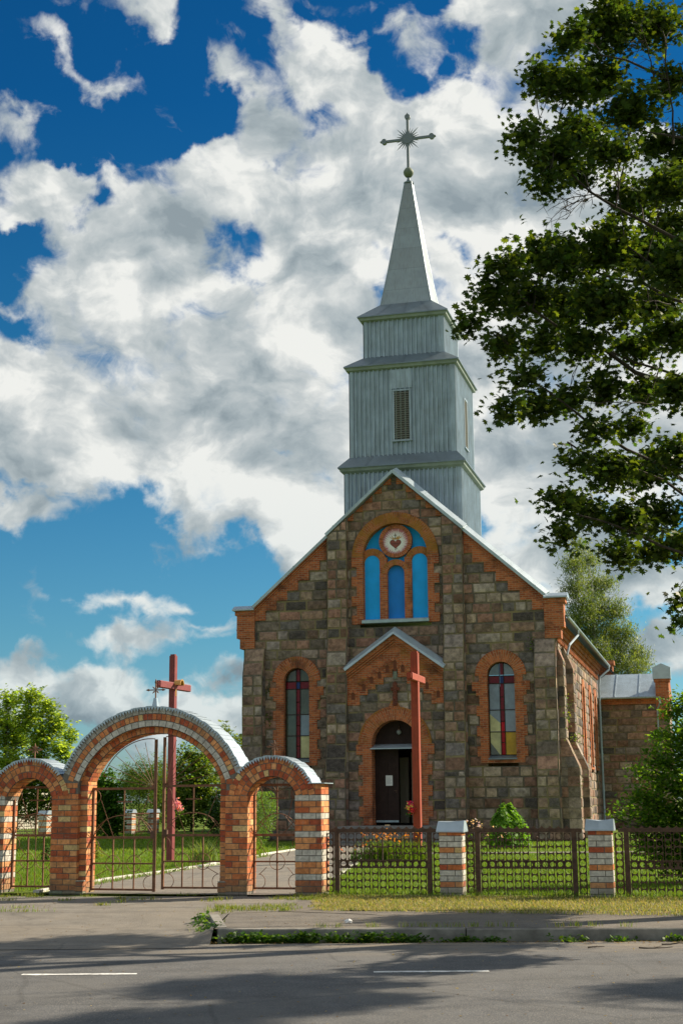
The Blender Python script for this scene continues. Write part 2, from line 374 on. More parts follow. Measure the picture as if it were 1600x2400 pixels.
def asphalt(name, base, patch, sand=None):
    def ex(t, c, vec, tc, b):
        o = tc.outputs['Object']
        sp = t.noise(o, 55, 2, .8)
        c = t.mix(t.smooth(sp, 0.5, 0.72, 0, 0.55), c, (0.36, 0.33, 0.29))
        sp2 = t.noise(t.vmath('ADD', o, (5, 5, 5)), 70, 2, .8)
        c = t.mix(t.smooth(sp2, 0.55, 0.75, 0, 0.55), c, (0.03, 0.028, 0.026))
        n = t.noise(o, 0.55, 6, .62)
        c = t.mix(t.smooth(n, 0.40, 0.68, 0, 0.55), c, patch)
        ln = t.noise(t.vmath('MULTIPLY', o, (0.12, 1.6, 1)), 1.3, 5, .6)
        c = t.mix(t.smooth(ln, 0.5, 0.75, 0, 0.35), c, (0.05, 0.048, 0.048))
        if sand:                                     # grit swept against the kerb
            sp_ = t.new('ShaderNodeSeparateXYZ'); t.link(o, sp_.inputs[0])
            g = t.math('MULTIPLY', t.smooth(sp_.outputs[1], sand[0], sand[1]), t.smooth(t.noise(t.vmath('MULTIPLY', o, (.6, 2.2, 1)), 1.6, 7, .7), .36, .62))
            c = t.mix(t.math('MULTIPLY', g, .75), c, (0.27, 0.225, 0.165))
        vo = t.n.new('ShaderNodeTexVoronoi'); vo.feature = 'DISTANCE_TO_EDGE'; vo.inputs['Scale'].default_value = 0.33
        t.link(t.vmath('ADD', o, t.vmath('SCALE', t.n.new('ShaderNodeTexNoise').outputs[1], 1.2)), vo.inputs['Vector'])
        return t.mix(t.smooth(vo.outputs[0], 0.002, 0.010, 0.22, 0), c, (0.03, 0.029, 0.027))
    return mat(name, base, 0.92, 0, 2.5, 0.2, 60, 0.9, 0.012, 0.25, extra=ex)
M_road = asphalt('road_asphalt', (0.104, 0.106, 0.109), (0.148, 0.144, 0.136), (16.9, 18.8))
M_drive = asphalt('driveway_asphalt', (0.185, 0.17, 0.148), (0.235, 0.205, 0.165))
M_walk = asphalt('sidewalk_asphalt', (0.145, 0.13, 0.112), (0.19, 0.16, 0.12))
def ground_mat(name, c1, c2, c3):
    def ex(t, c, vec, tc, b):
        o = tc.outputs['Object']
        c = t.mix(t.smooth(t.noise(o, 0.5, 6, .65), 0.38, 0.66), c, c2 if isinstance(c2, tuple) else c2)
        return t.mix(t.smooth(t.noise(o, 7, 5, .7), 0.45, 0.7, 0, 0.8), c, c3)
    return mat(name, c1, 0.95, 0, 20, 0.4, 25, 1.0, 0.05, 0.1, extra=ex)
M_lawn = ground_mat('lawn_turf', (0.11, 0.17, 0.022), (0.15, 0.21, 0.035), (0.065, 0.11, 0.016))
M_dry = ground_mat('dry_verge_turf', (0.27, 0.22, 0.11), (0.20, 0.20, 0.07), (0.15, 0.13, 0.06))
def worn(t, c, vec, tc, b):
    o = tc.outputs['Object']
    c = t.mix(t.smooth(t.noise(o, 16, 6, .75), .50, .66, 0, .8), c, (0.13, 0.125, 0.115))
    return t.mix(t.smooth(t.noise(o, 2.5, 4, .6), .5, .75, 0, .45), c, (0.20, 0.19, 0.175))
M_paint = mat('white_road_paint', (0.66, 0.66, 0.64), 0.8, 0, 9, 0.25, extra=worn)

# ------------------------------------------------------------------ ground, road, paths
def lerp(a, b, t): return a+(b-a)*t
def sstep(a, b, x):
    t = min(1, max(0, (x-a)/(b-a))); return t*t*(3-2*t)
def kerb_y(x): return 19.20-0.055*(x+1.5)          # front face of the kerb
def hz(x, y):
    """height of the land"""
    rd = -0.15
    drive = lerp(rd, 0.0, sstep(18.6, 23.0, y))
    walk = 0.0 if y > kerb_y(x) else rd
    if x < -1.75: return drive
    return walk
def strip(name, rows, m, dz, kind='structure', nx=24):
    """rows: list of (x_left, x_right, y_left, y_right); a sheet draped on the land, dz above it"""
    mb = MB()
    P = []
    for xl, xr, yl, yr in rows:
        P.append([(lerp(xl, xr, i/nx), lerp(yl, yr, i/nx)) for i in range(nx+1)])
    for j in range(len(P)-1):
        for i in range(nx):
            q = [P[j][i], P[j][i+1], P[j+1][i+1], P[j+1][i]]
            mb.face([(x, y, hz(x, y)+dz) for x, y in q])
    return tag(mb.build(name, m, smooth=True), kind=kind)
FX, FY, FT = 0.0, 25.65, R(14.5)                   # line of the gateway and fence
def fence_y(x): return FY - x*math.tan(FT)
def dry_y(x): return 22.15-0.30*(x+0.47) if x < 5 else 20.5-0.04*(x-5)
# the land: one sheet to the horizon, finer near the road
mb = MB()
ys = [-3000, -400, -60, 4, 18.0, 18.6, 19.0, 19.45, 20.5, 21.75, 23, 26, 40, 60, 90, 160, 500, 3000]
xs = [-3000, -400, -80, -20, -8, -4, -1.75, -1.7, 3, 8, 20, 80, 400, 3000]
for j in range(len(ys)-1):
    for i in range(len(xs)-1):
        q = [(xs[i], ys[j]), (xs[i+1], ys[j]), (xs[i+1], ys[j+1]), (xs[i], ys[j+1])]
        mb.face([(x, y, (-0.20 if y < 19.3 else lerp(-0.2, -0.03, sstep(18.6, 23.0, y)))) for x, y in q])
tag(mb.build('ground', M_lawn), kind='structure')
strip('road', [(-150, 150, y, y) for y in (-2, 4, 10, 14, 16, 18)] + [(-150, 150, 19.3, 18.4)], M_road, 0.0, nx=60)
for o_ in ():
    pass
strip('driveway', [(-8.5, -1.72, y, y) for y in (18.35, 18.9, 19.4, 19.9, 20.4, 20.9, 21.4, 21.8)] + [(-8.5, -1.0, 22.2, 22.2), (-8.5, -0.95, 23, 23), (-8.5, -0.7, 25.4, 24.6), (-8.5, -0.6, 26.6, 25.5)], M_drive, 0.006)
strip('sidewalk', [(-1.70, 60, 19.28, 15.8)] + [(-1.70, 60, lerp(19.28, 21.75, k/6), lerp(15.8, 18.4, k/6)) for k in range(1, 6)] + [(-1.72, 60, 22.3, 18.6)], M_walk, 0.004, nx=60)
strip('sidewalk_to_gate', [(-1.0, 0.5, 22.2, 21.4), (-1.0, -0.3, 23, 22.6), (-0.75, -0.15, 24.6, 24.4), (-0.65, -0.2, 25.6, 25.6)], M_walk, 0.010)
# dry verge between sidewalk and fence
strip('verge', [(-0.52, 40, 22.35, 17.6), (-0.45, 40, 23.0, 18.4), (-0.55, 40, 24.0, 19.5), (-0.45, 40, 25.0, 21), (-0.40, 30, 25.75, 22)], M_dry, 0.016, nx=60)
strip('lawn', [(-60, 60, fence_y(-3)+14, fence_y(3)-14)] + [(-60, 60, y, y) for y in (40.5, 56, 75, 100)], M_lawn, 0.003, nx=40)
strip('churchyard_path', [(-5.55, -0.55, 27.1, 25.75), (-5.0, -0.25, 31.1, 30), (-4.2, 0.05, 34.5, 34), (-3.38, 0.3, 37.9, 38), (-2.24, 0.75, 46, 46), (-0.5, 3.3, 55, 55), (-0.6, 5.0, 58.6, 57.2)], M_drive, 0.012)
strip('church_forecourt_path', [(0.6, 40, 45.2, 44.2), (0.7, 40, 46.2, 45.2)], M_drive, 0.010, nx=30)
# kerbs
def kerb(pts, w, h0, h1, m, name, label, cat, seg=1.0):
    mb = MB(); rnd = random.Random(4)
    for i in range(len(pts)-1):
        a, b = Vector((*pts[i], 0)), Vector((*pts[i+1], 0)); L = (b-a).length; d = (b-a)/L; nrm = Vector((-d.y, d.x, 0)); n = max(1, int(L/seg))
        for k in range(n):
            p, q = a+d*(L*k/n+0.008), a+d*(L*(k+1)/n-0.008); dz = rnd.uniform(-.012, .012); c = math.copysign(0.014, w); c_ = abs(c)
            prof = [(0, h0), (0, h1-c_+dz), (c, h1+dz), (w-c, h1+dz), (w, h1-c_+dz), (w, h0)]
            A = [p+nrm*u+Vector((0, 0, z)) for u, z in prof]; B = [q+nrm*u+Vector((0, 0, z)) for u, z in prof]
            for s_ in range(len(prof)-1): mb.face([A[s_], B[s_], B[s_+1], A[s_+1]])
            mb.face(A[::-1]); mb.face(B)
    return tag(mb.build(name, m), label, cat)
kerb([(-1.66, 19.24), (8, kerb_y(8)), (40, kerb_y(40))], 0.15, -0.2, 0.012, M_kerb, 'kerb', 'grey concrete kerb along the road below the sidewalk', 'kerb', 2.6)
kerb([(-1.68, 19.40), (-2.0, 21.7)], -0.15, -0.22, 0.016, M_kerb, 'kerb', 'short kerb turning in from the road beside the driveway', 'kerb', 1.3)
kerb([(-5.65, 27.2), (-5.08, 31.1), (-3.46, 37.9), (-2.32, 46), (-0.6, 54.8)], 0.12, -0.1, 0.06, M_white_kerb, 'path_edging', 'whitewashed edging along the left side of the churchyard path', 'kerb', 1.5)
kerb([(-0.2, 31), (0.35, 38), (0.78, 45)], 0.10, -0.1, 0.05, M_white_kerb, 'path_edging', 'whitewashed edging along the right side of the churchyard path, behind the iron fence', 'kerb', 1.5)
# painted centre line
for k, x0 in enumerate((-10.8, -7.1, -3.42, 0.30, 4.05, 7.8)):
    mb = MB(); rnd = random.Random(k)
    xs_ = [x0+1.22*i/14 for i in range(15)]
    lo = [15.66+rnd.uniform(-.012, .012) for _ in xs_]; hi = [15.78+rnd.uniform(-.012, .012) for _ in xs_]
    for i in range(14): mb.face([(xs_[i], lo[i], -0.145), (xs_[i+1], lo[i+1], -0.145), (xs_[i+1], hi[i+1], -0.145), (xs_[i], hi[i], -0.145)])
    tag(mb.build('road_marking', M_paint), kind='structure')

# ------------------------------------------------------------------ the church
church = empty('stone_church', (8.62, 57.47, 0.03), -R(14.5))
tag(church, 'old fieldstone church with red brick trim and a tall grey metal steeple', 'church')
CX = -6.70
rng = random.Random(11)
STONE = [(0.20, 0.15, 0.10), (0.22, 0.125, 0.085), (0.16, 0.098, 0.062), (0.19, 0.16, 0.115), (0.25, 0.22, 0.17), (0.09, 0.082, 0.07), (0.27, 0.215, 0.145), (0.15, 0.125, 0.095), (0.20, 0.135, 0.09), (0.13, 0.12, 0.105), (0.24, 0.145, 0.10), (0.22, 0.18, 0.14), (0.17, 0.115, 0.08), (0.19, 0.165, 0.14), (0.075, 0.066, 0.056), (0.26, 0.215, 0.155), (0.21, 0.14, 0.10), (0.18, 0.13, 0.09)]
def stone_col():
    c = rng.choice(STONE); k = rng.uniform(0.72, 1.28)*1.36; return (c[0]*k*1.02, c[1]*k*.95, c[2]*k*1.02)
def clip_poly(poly, halfplanes):
    """keep a*u+b*z<=c"""
    for a, b, c in halfplanes:
        out = []
        for i in range(len(poly)):
            p, q = poly[i], poly[(i+1) % len(poly)]
            dp, dq = a*p[0]+b*p[1]-c, a*q[0]+b*q[1]-c
            if dp <= 0: out.append(p)
            if (dp < 0) != (dq < 0) and abs(dp-dq) > 1e-9:
                t = dp/(dp-dq); out.append((lerp(p[0], q[0], t), lerp(p[1], q[1], t)))
        poly = out
        if len(poly) < 3: return []
    return poly
def frame_pt(fr, u, w, z):
    """fr=(origin, eu, ew, ez): u along wall, w outwards, z up the face"""
    o, eu, ew, ez = fr
    return tuple(o[i]+eu[i]*u+ew[i]*w+ez[i]*z for i in range(3))
def stone_block(mb, fr, poly, col, bulge, gap=0.012):
    cu = sum(p[0] for p in poly)/len(poly); cz = sum(p[1] for p in poly)/len(poly)
    mu = max(p[0] for p in poly)-min(p[0] for p in poly); mz = max(p[1] for p in poly)-min(p[1] for p in poly)
    if mu < 0.05 or mz < 0.05: return
    def ins(d): return [(cu+(p[0]-cu)*(1-2*d/mu), cz+(p[1]-cz)*(1-2*d/mz)) for p in poly]
    r0, r1 = ins(gap), ins(gap+min(0.035, mu*.2, mz*.2))
    j = lambda: rng.uniform(-.008, .008)
    r1 = [(a+j(), b+j()) for a, b in r1]
    n = len(poly); A = [frame_pt(fr, a, -0.03, b) for a, b in r0]; Bp = [frame_pt(fr, a, bulge*0.75+j(), b) for a, b in r1]
    cpt = frame_pt(fr, cu+rng.uniform(-.1, .1)*mu, bulge*1.25+rng.uniform(0, .012), cz+rng.uniform(-.1, .1)*mz)
    for i in range(n):
        k = (i+1) % n
        mb.face([A[i], A[k], Bp[k], Bp[i]], col, 0); mb.face([Bp[i], Bp[k], cpt], col, 0)
def stone_wall(mb, fr, u0, u1, z0, z1, row=0.42, planes=(), holes=(), wmin=0.38, wmax=1.05, bulge=0.03, zoff=0.0):
    z = z0; k = 0
    while z < z1-1e-4:
        zt = min(z1, z+row)
        if z1-zt < 0.12: zt = z1
        ivs = [(u0, u1)]
        for ha, hb, hc, hd in holes:
            if hc < zt-0.01 and hd > z+0.01:
                nv = []
                for a, b in ivs:
                    if hb <= a or ha >= b: nv.append((a, b)); continue
                    if ha > a: nv.append((a, ha))
                    if hb < b: nv.append((hb, b))
                ivs = nv
        for a, b in ivs:
            back = clip_poly([(a, z), (b, z), (b, zt), (a, zt)], planes)
            if len(back) >= 3: mb.face([frame_pt(fr, p[0], 0, p[1]) for p in back], (1, 1, 1), 1)
            u = a
            while u < b-1e-4:
                w = rng.uniform(wmin, wmax)
                e = u+w
                if b-e < wmin*0.7: e = b
                e = min(e, b)
                pl = clip_poly([(u, z), (e, z), (e, zt), (u, zt)], planes)
                if len(pl) >= 3: stone_block(mb, fr, pl, stone_col(), bulge*rng.uniform(.6, 1.3))
                u = e
        z = zt
SM = [M_stone, M_mortar]
FRONT = lambda y: ((0, y, 0), (1, 0, 0), (0, -1, 0), (0, 0, 1))
RIGHT = lambda x: ((x, 0, 0), (0, 1, 0), (1, 0, 0), (0, 0, 1))
LEFT = lambda x: ((x, 0, 0), (0, -1, 0), (-1, 0, 0), (0, 0, 1))
BACK = lambda y: ((0, y, 0), (-1, 0, 0), (0, 1, 0), (0, 0, 1))
YW = 0.5                                             # wall plane of the facade
APEX = 15.35; SL = 0.885
def gable_planes(top): return [(SL, 1, top+SL*CX), (-SL, 1, top-SL*CX)]
WC = (-11.05, -2.35)                                 # window centres
holes = [(c-0.62, c+0.62, 3.2, 7.10) for c in WC] + [(c-0.34, c+0.34, 7.10, 7.2) for c in WC] + [(CX-1.55, CX+1.5, 9.0, 12.35), (CX-1.1, CX+0.98, 0.4, 4.85), (CX-1.1, CX+1.1, 12.35, 12.9), (CX-.8, CX+.8, 12.97, 13.2)]
mb = MB()
stone_wall(mb, FRONT(YW), CX-6.72, CX+6.72, 0.0, APEX, 0.418, gable_planes(APEX), holes)
mb.build('front_wall', SM, church)
# blank masonry behind (keeps the nave dark and the roof carried)
XR, XL, YB = CX+6.45, CX-6.45, 36.0
mb = MB()
sidewin = [(15.4, 17.0), (18.95, 20.3), (22.2, 23.0)]
SWIN = [13.9, 17.9, 21.0]
stone_wall(mb, RIGHT(XR), YW, 23.4, 0, 8.5, 0.418, holes=[(c-.55, c+.55, 3.2, 7.2) for c in SWIN])
mb.face([(XR-.5, YW, 0), (XR-.5, 23.4, 0), (XR-.5, 23.4, 9), (XR-.5, YW, 9)], (1, 1, 1), 1)
mb.build('side_wall', SM, church)
mb = MB()
stone_wall(mb, LEFT(XL), -YB, -YW, 0, 8.5, 0.418)
mb.build('side_wall', SM, church)
mb = MB()
stone_wall(mb, BACK(YB), -XR, -XL, 0, 8.9, 0.6)
stone_wall(mb, RIGHT(XR), 30, YB, 0, 8.5, 0.5)
mb.build('rear_wall', SM, church)

# arch ring helper: brick voussoirs by UV
def arch_ring(mb, cx, cz, r0, r1, y0, y1, a0=0.0, a1=math.pi, n=28, m=0, outer=True, inner=True, bh=None):
    for i in range(n):
        t0, t1 = lerp(a0, a1, i/n), lerp(a0, a1, (i+1)/n)
        def P(r, t, y): return (cx+r*math.cos(t), y, cz+r*math.sin(t))
        rm = (r0+r1)/2; uv = [(0, t0*rm), (0, t1*rm), (r1-r0, t1*rm), (r1-r0, t0*rm)]
        mb.face([P(r0, t0, y0), P(r0, t1, y0), P(r1, t1, y0), P(r1, t0, y0)][::-1], (1, 1, 1), m, uv[::-1])
        if inner: mb.face([P(r0, t0, y0), P(r0, t0, y1), P(r0, t1, y1), P(r0, t1, y0)][::-1], (1, 1, 1), m, [(0, t0*rm), (y1-y0, t0*rm), (y1-y0, t1*rm), (0, t1*rm)][::-1])
        if outer: mb.face([P(r1, t0, y0), P(r1, t1, y0), P(r1, t1, y1), P(r1, t0, y1)][::-1], (1, 1, 1), m, [(0, t0*rm), (0, t1*rm), (y1-y0, t1*rm), (y1-y0, t0*rm)][::-1])
def jamb(mb, x_in, side, z0, z1, yf, yb, narrow, wide, row=0.418, first_wide=True, m=0, wtop=None):
    """toothed brick jamb beside an opening; side=-1 left, +1 right"""
    z = z1; wd = first_wide; k = 0
    while z > z0+1e-4:
        zb = max(z0, z-row)
        if zb-z0 < .15: zb = z0
        w = (wtop if (wtop and k == 0) else wide) if wd else narrow
        a, b = (x_in-w, x_in) if side < 0 else (x_in, x_in+w)
        mb.box(a, b, yf, yb, zb, z, (1, 1, 1), m, skip='b' + ('' if True else ''))
        z = zb; wd = not wd; k += 1

def arched_window(c, label=None):
    w = empty('window', (0, 0, 0)); w.parent = church
    if label: w['label'] = label
    h = 0.56; zs = 6.60; z0 = 3.36
    mb = MB()
    arch_ring(mb, c, zs, h, h+0.49, YW-0.075, YW+0.3, m=1)
    for s in (-1, 1): 
        jamb(mb, c+s*h, s, 3.06, zs, YW-0.07, YW+0.3, 0.34, 0.47, 0.41, False)
        x = c+s*(h+0.35); mb.box(min(x, x+s*.28), max(x, x+s*.28), YW-0.072, YW+.1, 5.98, 6.36)
    mb.box(c-h, c+h, YW-0.068, YW+0.2, 3.06, 3.22)
    mb.build('brick_surround', [M_brick, M_brick_half], w)
    mb = MB(); mb.prism([(YW-0.14, 3.20), (YW-0.14, 3.24), (YW+0.25, 3.37), (YW+0.25, 3.20)], 'x', c-h-.02, c+h+.02); mb.build('sill', M_zinc_dark, w)
    # leaded panes
    y = YW+0.24
    mats = [M_gl_grey, M_gl_dark, M_gl_red, M_gl_redlit, M_gl_blue, M_gl_yel_sunlit, M_gl_must_sunlit, M_door]
    left = c < CX
    g = MB()
    cross_w = 0.145
    def arc_poly(xa, xb, zb):
        n = 9; pts = [(xa, zb), (xb, zb)]
        for i in range(n+1):
            x = lerp(xb, xa, i/n); pts.append((x, zs-0.0+math.sqrt(max(0, (h-.02)**2-(x-c)**2))))
        return pts
    def pane(poly, mi, dy=0):
        g.face([(p[0], y+dy+rng.uniform(-.004, .004), p[1]) for p in poly], (1, 1, 1), mi)
    q = lambda a, b, z_, zt: [(a, z_), (b, z_), (b, zt), (a, zt)]
    L0, L1, R0, R1 = c-h+.03, c-cross_w/2-.02, c+cross_w/2+.02, c+h-.03
    top = [(L0, zs+.02), (L1, zs+.02)]
    pane(arc_poly(L0, L1, zs+.03), 1 if left else 0); pane(arc_poly(R0, R1, zs+.03), 1 if left else 0)
    pane(arc_poly(c-cross_w/2, c+cross_w/2, zs+.03), 2)
    bz0, bz1 = zs-0.30, zs-0.01
    pane(q(L0, L1, bz0, bz1), 2); pane(q(R0, R1, bz0, bz1), 2); pane(q(c-cross_w/2, c+cross_w/2, bz0, bz1), 4)
    rows = [(5.22, bz0-.03), (4.33, 5.19), (3.40, 4.30)]
    if left: mi = [(1, 1), (1, 0), (1, 5)]
    else: mi = [(0, 0), (0, 0), (5, 6)]
    for (a, b), (ml, mr) in zip(rows, mi):
        pane(q(L0, L1, a, b), ml); pane(q(R0, R1, a, b), mr)
    for a, b, k in ((5.75, bz0-.03, 2), (4.75, 5.72, 2), (3.9, 4.72, 3), (3.4, 3.87, 3)): pane(q(c-cross_w/2, c+cross_w/2, a, b), k if not (left and k == 3) else 2)
    if not left:
        g.face([(L0, y-.006, 4.34), (L1, y-.006, 4.34), (L1, y-.006, 4.66), (L0, y-.006, 5.05)], (1, 1, 1), 5)  # slanted patch of indoor sunlight painted on the pane
        g.face([(L0, y-.010, 3.40), (L1-.06, y-.010, 3.40), (L0, y-.010, 3.9)], (1, 1, 1), 1)  # unlit corner painted dark beside the sunlit yellow
    else:
        g.face([(R0, y-.006, 3.40), (R1, y-.006, 3.40), (R1, y-.006, 3.7), (R0+.1, y-.006, 4.2), (R0, y-.006, 4.28)], (1, 1, 1), 5)  # sunlit patch seen indoors, painted on the left window's pane
    g.build('stained_glass', mats, w)
    fr = MB()
    for z_ in (zs, bz0-.015, 5.205, 4.315): fr.box(c-h, c+h, y-.03, y-.002, z_-.016, z_+.016)
    for x in (L1+.005, R0-.005): fr.box(x-.012, x+.012, y-.034, y-.003, 3.38, zs+math.sqrt(h*h-(x-c)**2))
    for x in (c-h+.015, c+h-.015): fr.box(x-.02, x+.02, y-.04, y, 3.36, zs)
    arch_ring(fr, c, zs, h-.04, h, y-.04, y, n=20, outer=False)
    fr.build('frame', M_door, w)
    return w
for c in WC: arched_window(c)

# brick raking trim with stepped lower edge, on both wings
def wing_trim(s):
    mb = MB(); X = lambda d: CX+s*d                # d = distance from the axis
    yf = YW-0.055; steps = []
    d = 6.20; z = 8.08
    zt = lambda d: 15.35-SL*d+0.0
    edges = [(5.72, 9.25)]
    d0, z0 = 6.22, 9.25
    k = 0
    while d0 > 3.0:
        d1 = max(d0-0.485, 2.95)
        # column between d1..d0 : from z0 up to slope
        poly = [(X(d1), z0), (X(d0), z0), (X(d0), zt(d0)), (X(d1), zt(d1))]
        if zt(d0) > z0+.02:
            if s < 0: poly = poly[::-1]
            mb.prism(poly if True else poly, 'y', yf, YW+.05)
        d0 = d1; z0 += 0.418
    # kneeler pier
    a, b = sorted((X(6.22), X(7.02))); mb.box(a, b, YW-0.10, YW+0.55, 8.5, 9.62)
    a, b = sorted((X(6.22), X(6.88))); mb.box(a, b, YW-0.08, YW+0.55, 8.05, 8.5)
    a, b = sorted((X(6.22), X(7.10))); mb.box(a, b, YW-0.13, YW+0.55, 9.50, 9.70)
    # corbel line beneath the coping
    for off, th, pr in ((0.0, 0.10, 0.16), (0.13, 0.07, 0.11), (0.24, 0.06, 0.085)):
        pts = [(X(2.98), zt(2.98)-off-th), (X(6.45), zt(6.45)-off-th), (X(6.45), zt(6.45)-off), (X(2.98), zt(2.98)-off)]
        if s < 0: pts = pts[::-1]
        mb.prism(pts, 'y', YW-pr, YW)
    return mb.build('brick_gable_trim', M_brick, church)
for s in (-1, 1): wing_trim(s)
# small brick insets along the central gable
for s in (-1, 1):
    for k in range(7):
        mb = MB(); d0 = 0.12+0.42*k; z_ = 15.35-SL*(d0+0.42)
        tri = [(CX+s*d0, z_+.02), (CX+s*(d0+.36), z_+.02), (CX+s*d0, z_+0.34)]
        if k in (5,): continue
        mb.prism(tri if s > 0 else tri[::-1], 'y', YW-0.075, YW-.02); mb.build('brick_inset', M_brick_half, church)

# metal copings along the rakes
def coping(s):
    mb = MB()
    def seg(d0, d1, lift, yf):
        z = lambda d: 15.35-SL*d+lift
        n = Vector((s*SL, 0, 1)).normalized()
        def P(d, y, h): return (CX+s*d+n.x*h, y, z(d)+n.z*h)
        prof = [(yf, -0.08), (yf-.01, 0.04), (yf+0.26, 0.22 if s > 0 else 0.11), (yf+0.75, 0.16 if s > 0 else 0.09), (yf+0.75, -0.05)]
        A = [P(d0, y, h) for y, h in prof]; B = [P(d1, y, h) for y, h in prof]
        for i in range(len(prof)): 
            j = (i+1) % len(prof); mb.face([A[i], A[j], B[j], B[i]] if s > 0 else [B[i], B[j], A[j], A[i]])
        mb.face(A); mb.face(B[::-1])
        n_ = max(1, int((d1-d0)/1.3))
        for k in range(1, n_+1):
            dd = lerp(d0, d1, k/(n_+.3)); 
            A = [P(dd, y-.006, h+.012) for y, h in prof[:4]]; B = [P(dd+.035, y-.006, h+.012) for y, h in prof[:4]]
            for i in range(3): mb.face([A[i], A[i+1], B[i+1], B[i]])
    seg(0.0, 2.98, 0.10, YW-0.36)
    seg(2.95, 6.30, 0.06, YW-0.20)
    # flat kneeler cap
    a, b = sorted((CX+s*6.22, CX+s*7.2))
    mb.prism([(YW-.24, 9.70), (YW-.24, 9.76), (YW+.1, 9.93), (YW+.6, 9.80), (YW+.6, 9.70)], 'x', a, b)
    return mb.build('gable_coping', M_bluezinc, church)
for s in (-1, 1): coping(s)

# pilasters beside the central bay, stepping out towards the ground
def pilaster(xa, xb, top_l, top_r):
    mb = MB()
    prof = [(0.0, 0.74), (2.75, 0.74), (3.9, 0.50), (7.15, 0.50), (8.35, 0.27), (max(top_l, top_r), 0.27)]   # (z, projection)
    for (za, pa), (zb, pb) in zip(prof[:-1], prof[1:]):
        sl = Vector((0, -(pb-pa)*1.0, zb-za)); L = sl.length; ez = sl/L
        fr = ((0, YW-pa, za), (1, 0, 0), tuple(Vector((1, 0, 0)).cross(Vector(ez))*1), tuple(ez))
        planes = []
        if zb == prof[-1][0]:
            k = (top_r-top_l)/(xb-xa); planes = [(-k, 1, top_l-za-k*xa)]
        slab = pa != pb
        stone_wall(mb, fr, xa, xb, 0, L, 0.418 if not slab else L/2.0, planes, wmin=0.9 if slab else .36, wmax=1.2 if slab else .62, bulge=.012 if slab else .03)
    for x, s in ((xa, -1), (xb, 1)):
        fr = ((x, YW, 0), (0, -s*-1.0*1, 0), (s, 0, 0), (0, 0, 1))
        for (za, pa), (zb, pb) in zip(prof[:-1], prof[1:]):
            z = za
            while z < zb-.01:
                zt = min(z+.418, zb)
                if zb-zt < .1: zt = zb
                p0, p1 = lerp(pa, pb, (z-za)/(zb-za)), lerp(pa, pb, (zt-za)/(zb-za))
                if zt > (top_l if s < 0 else top_r): break
                c = stone_col()
                quad = [(x, YW-p0, z+.008), (x, YW+.02, z+.008), (x, YW+.02, zt-.008), (x, YW-p1, zt-.008)]
                xx = x+s*0.012
                mb.face([(xx, q[1], q[2]) for q in (quad if s > 0 else quad[::-1])], c, 0)
                z = zt
            zq = min(zb, top_l if s < 0 else top_r)
            mb.face([(x, YW-pa, za), (x, YW, za), (x, YW, zq), (x, YW-lerp(pa, pb, (zq-za)/(zb-za)), zq)], (1, 1, 1), 1)
    return mb.build('pilaster', SM, church)
zc = lambda x: 15.35-SL*abs(x-CX)-0.02
pilaster(CX-2.92, CX-2.06, zc(CX-2.92), zc(CX-2.06))
pilaster(CX+2.06, CX+2.92, zc(CX+2.06), zc(CX+2.92))

# buttresses
def buttress(fr_o, fr_u, w, prof, top):
    """fr_o: point on the wall at the buttress axis; fr_u: outward unit vector; prof: (z, projection)"""
    ew = Vector(fr_u); eu = Vector((0, 0, 1)).cross(ew)*1.0; o = Vector(fr_o)
    mb = MB()
    for (za, pa), (zb, pb) in zip(prof[:-1], prof[1:]):
        sl = -ew*(pa-pb) + Vector((0, 0, zb-za)); L = sl.length; ez = sl/L
        nrm = eu.cross(ez)
        fr = (tuple(o+ew*pa+Vector((0, 0, za))), tuple(eu), tuple(nrm), tuple(ez)); slab = pa != pb
        stone_wall(mb, fr, -w/2, w/2, 0, L, 0.418 if not slab else L/2, (), wmin=.9 if slab else .36, wmax=1.3 if slab else .6, bulge=.012 if slab else .03)
        for s in (-1, 1):
            z = za
            while z < zb-.01:
                zt = min(z+.418, zb)
                if zb-zt < .1: zt = zb
                p0, p1 = lerp(pa, pb, (z-za)/(zb-za)), lerp(pa, pb, (zt-za)/(zb-za))
                parts = [0, .5, 1] if min(p0, p1) > .7 else [0, 1]
                for f0, f1 in zip(parts[:-1], parts[1:]):
                    jit = rng.uniform(.004, .02)
                    q = [o+eu*(s*(w/2+jit))+ew*(p*f)+Vector((0, 0, zz)) for p, f, zz in ((p0, f0, z+.01), (p0, f1, z+.01), (p1, f1, zt-.01), (p1, f0, zt-.01))]
                    mb.face([tuple(k) for k in (q if s < 0 else q[::-1])], stone_col(), 0)
                z = zt
            q = [o+eu*(s*w/2)+ew*p+Vector((0, 0, zz)) for p, zz in ((0, za), (pa, za), (pb, zb), (0, zb))]
            mb.face([tuple(k) for k in q], (1, 1, 1), 1)
    return mb.build('buttress', SM, church)
BP = [(0, .62), (2.75, .62), (3.9, .42), (6.85, .42), (8.05, .06)]
for s in (-1, 1): buttress((CX+s*6.20, YW, 0), (0, -1, 0), 0.88, BP, 8)
SP = [(0, .95), (2.85, .95), (4.0, .45), (7.15, .45), (8.1, .06)]
for y in (0.95, 5.05): buttress((XR, y, 0), (1, 0, 0), 0.9, SP, 8)
for y in (1.35, 9.3, 17.3): buttress((XL, y, 0), (-1, 0, 0), 0.9, SP, 8)

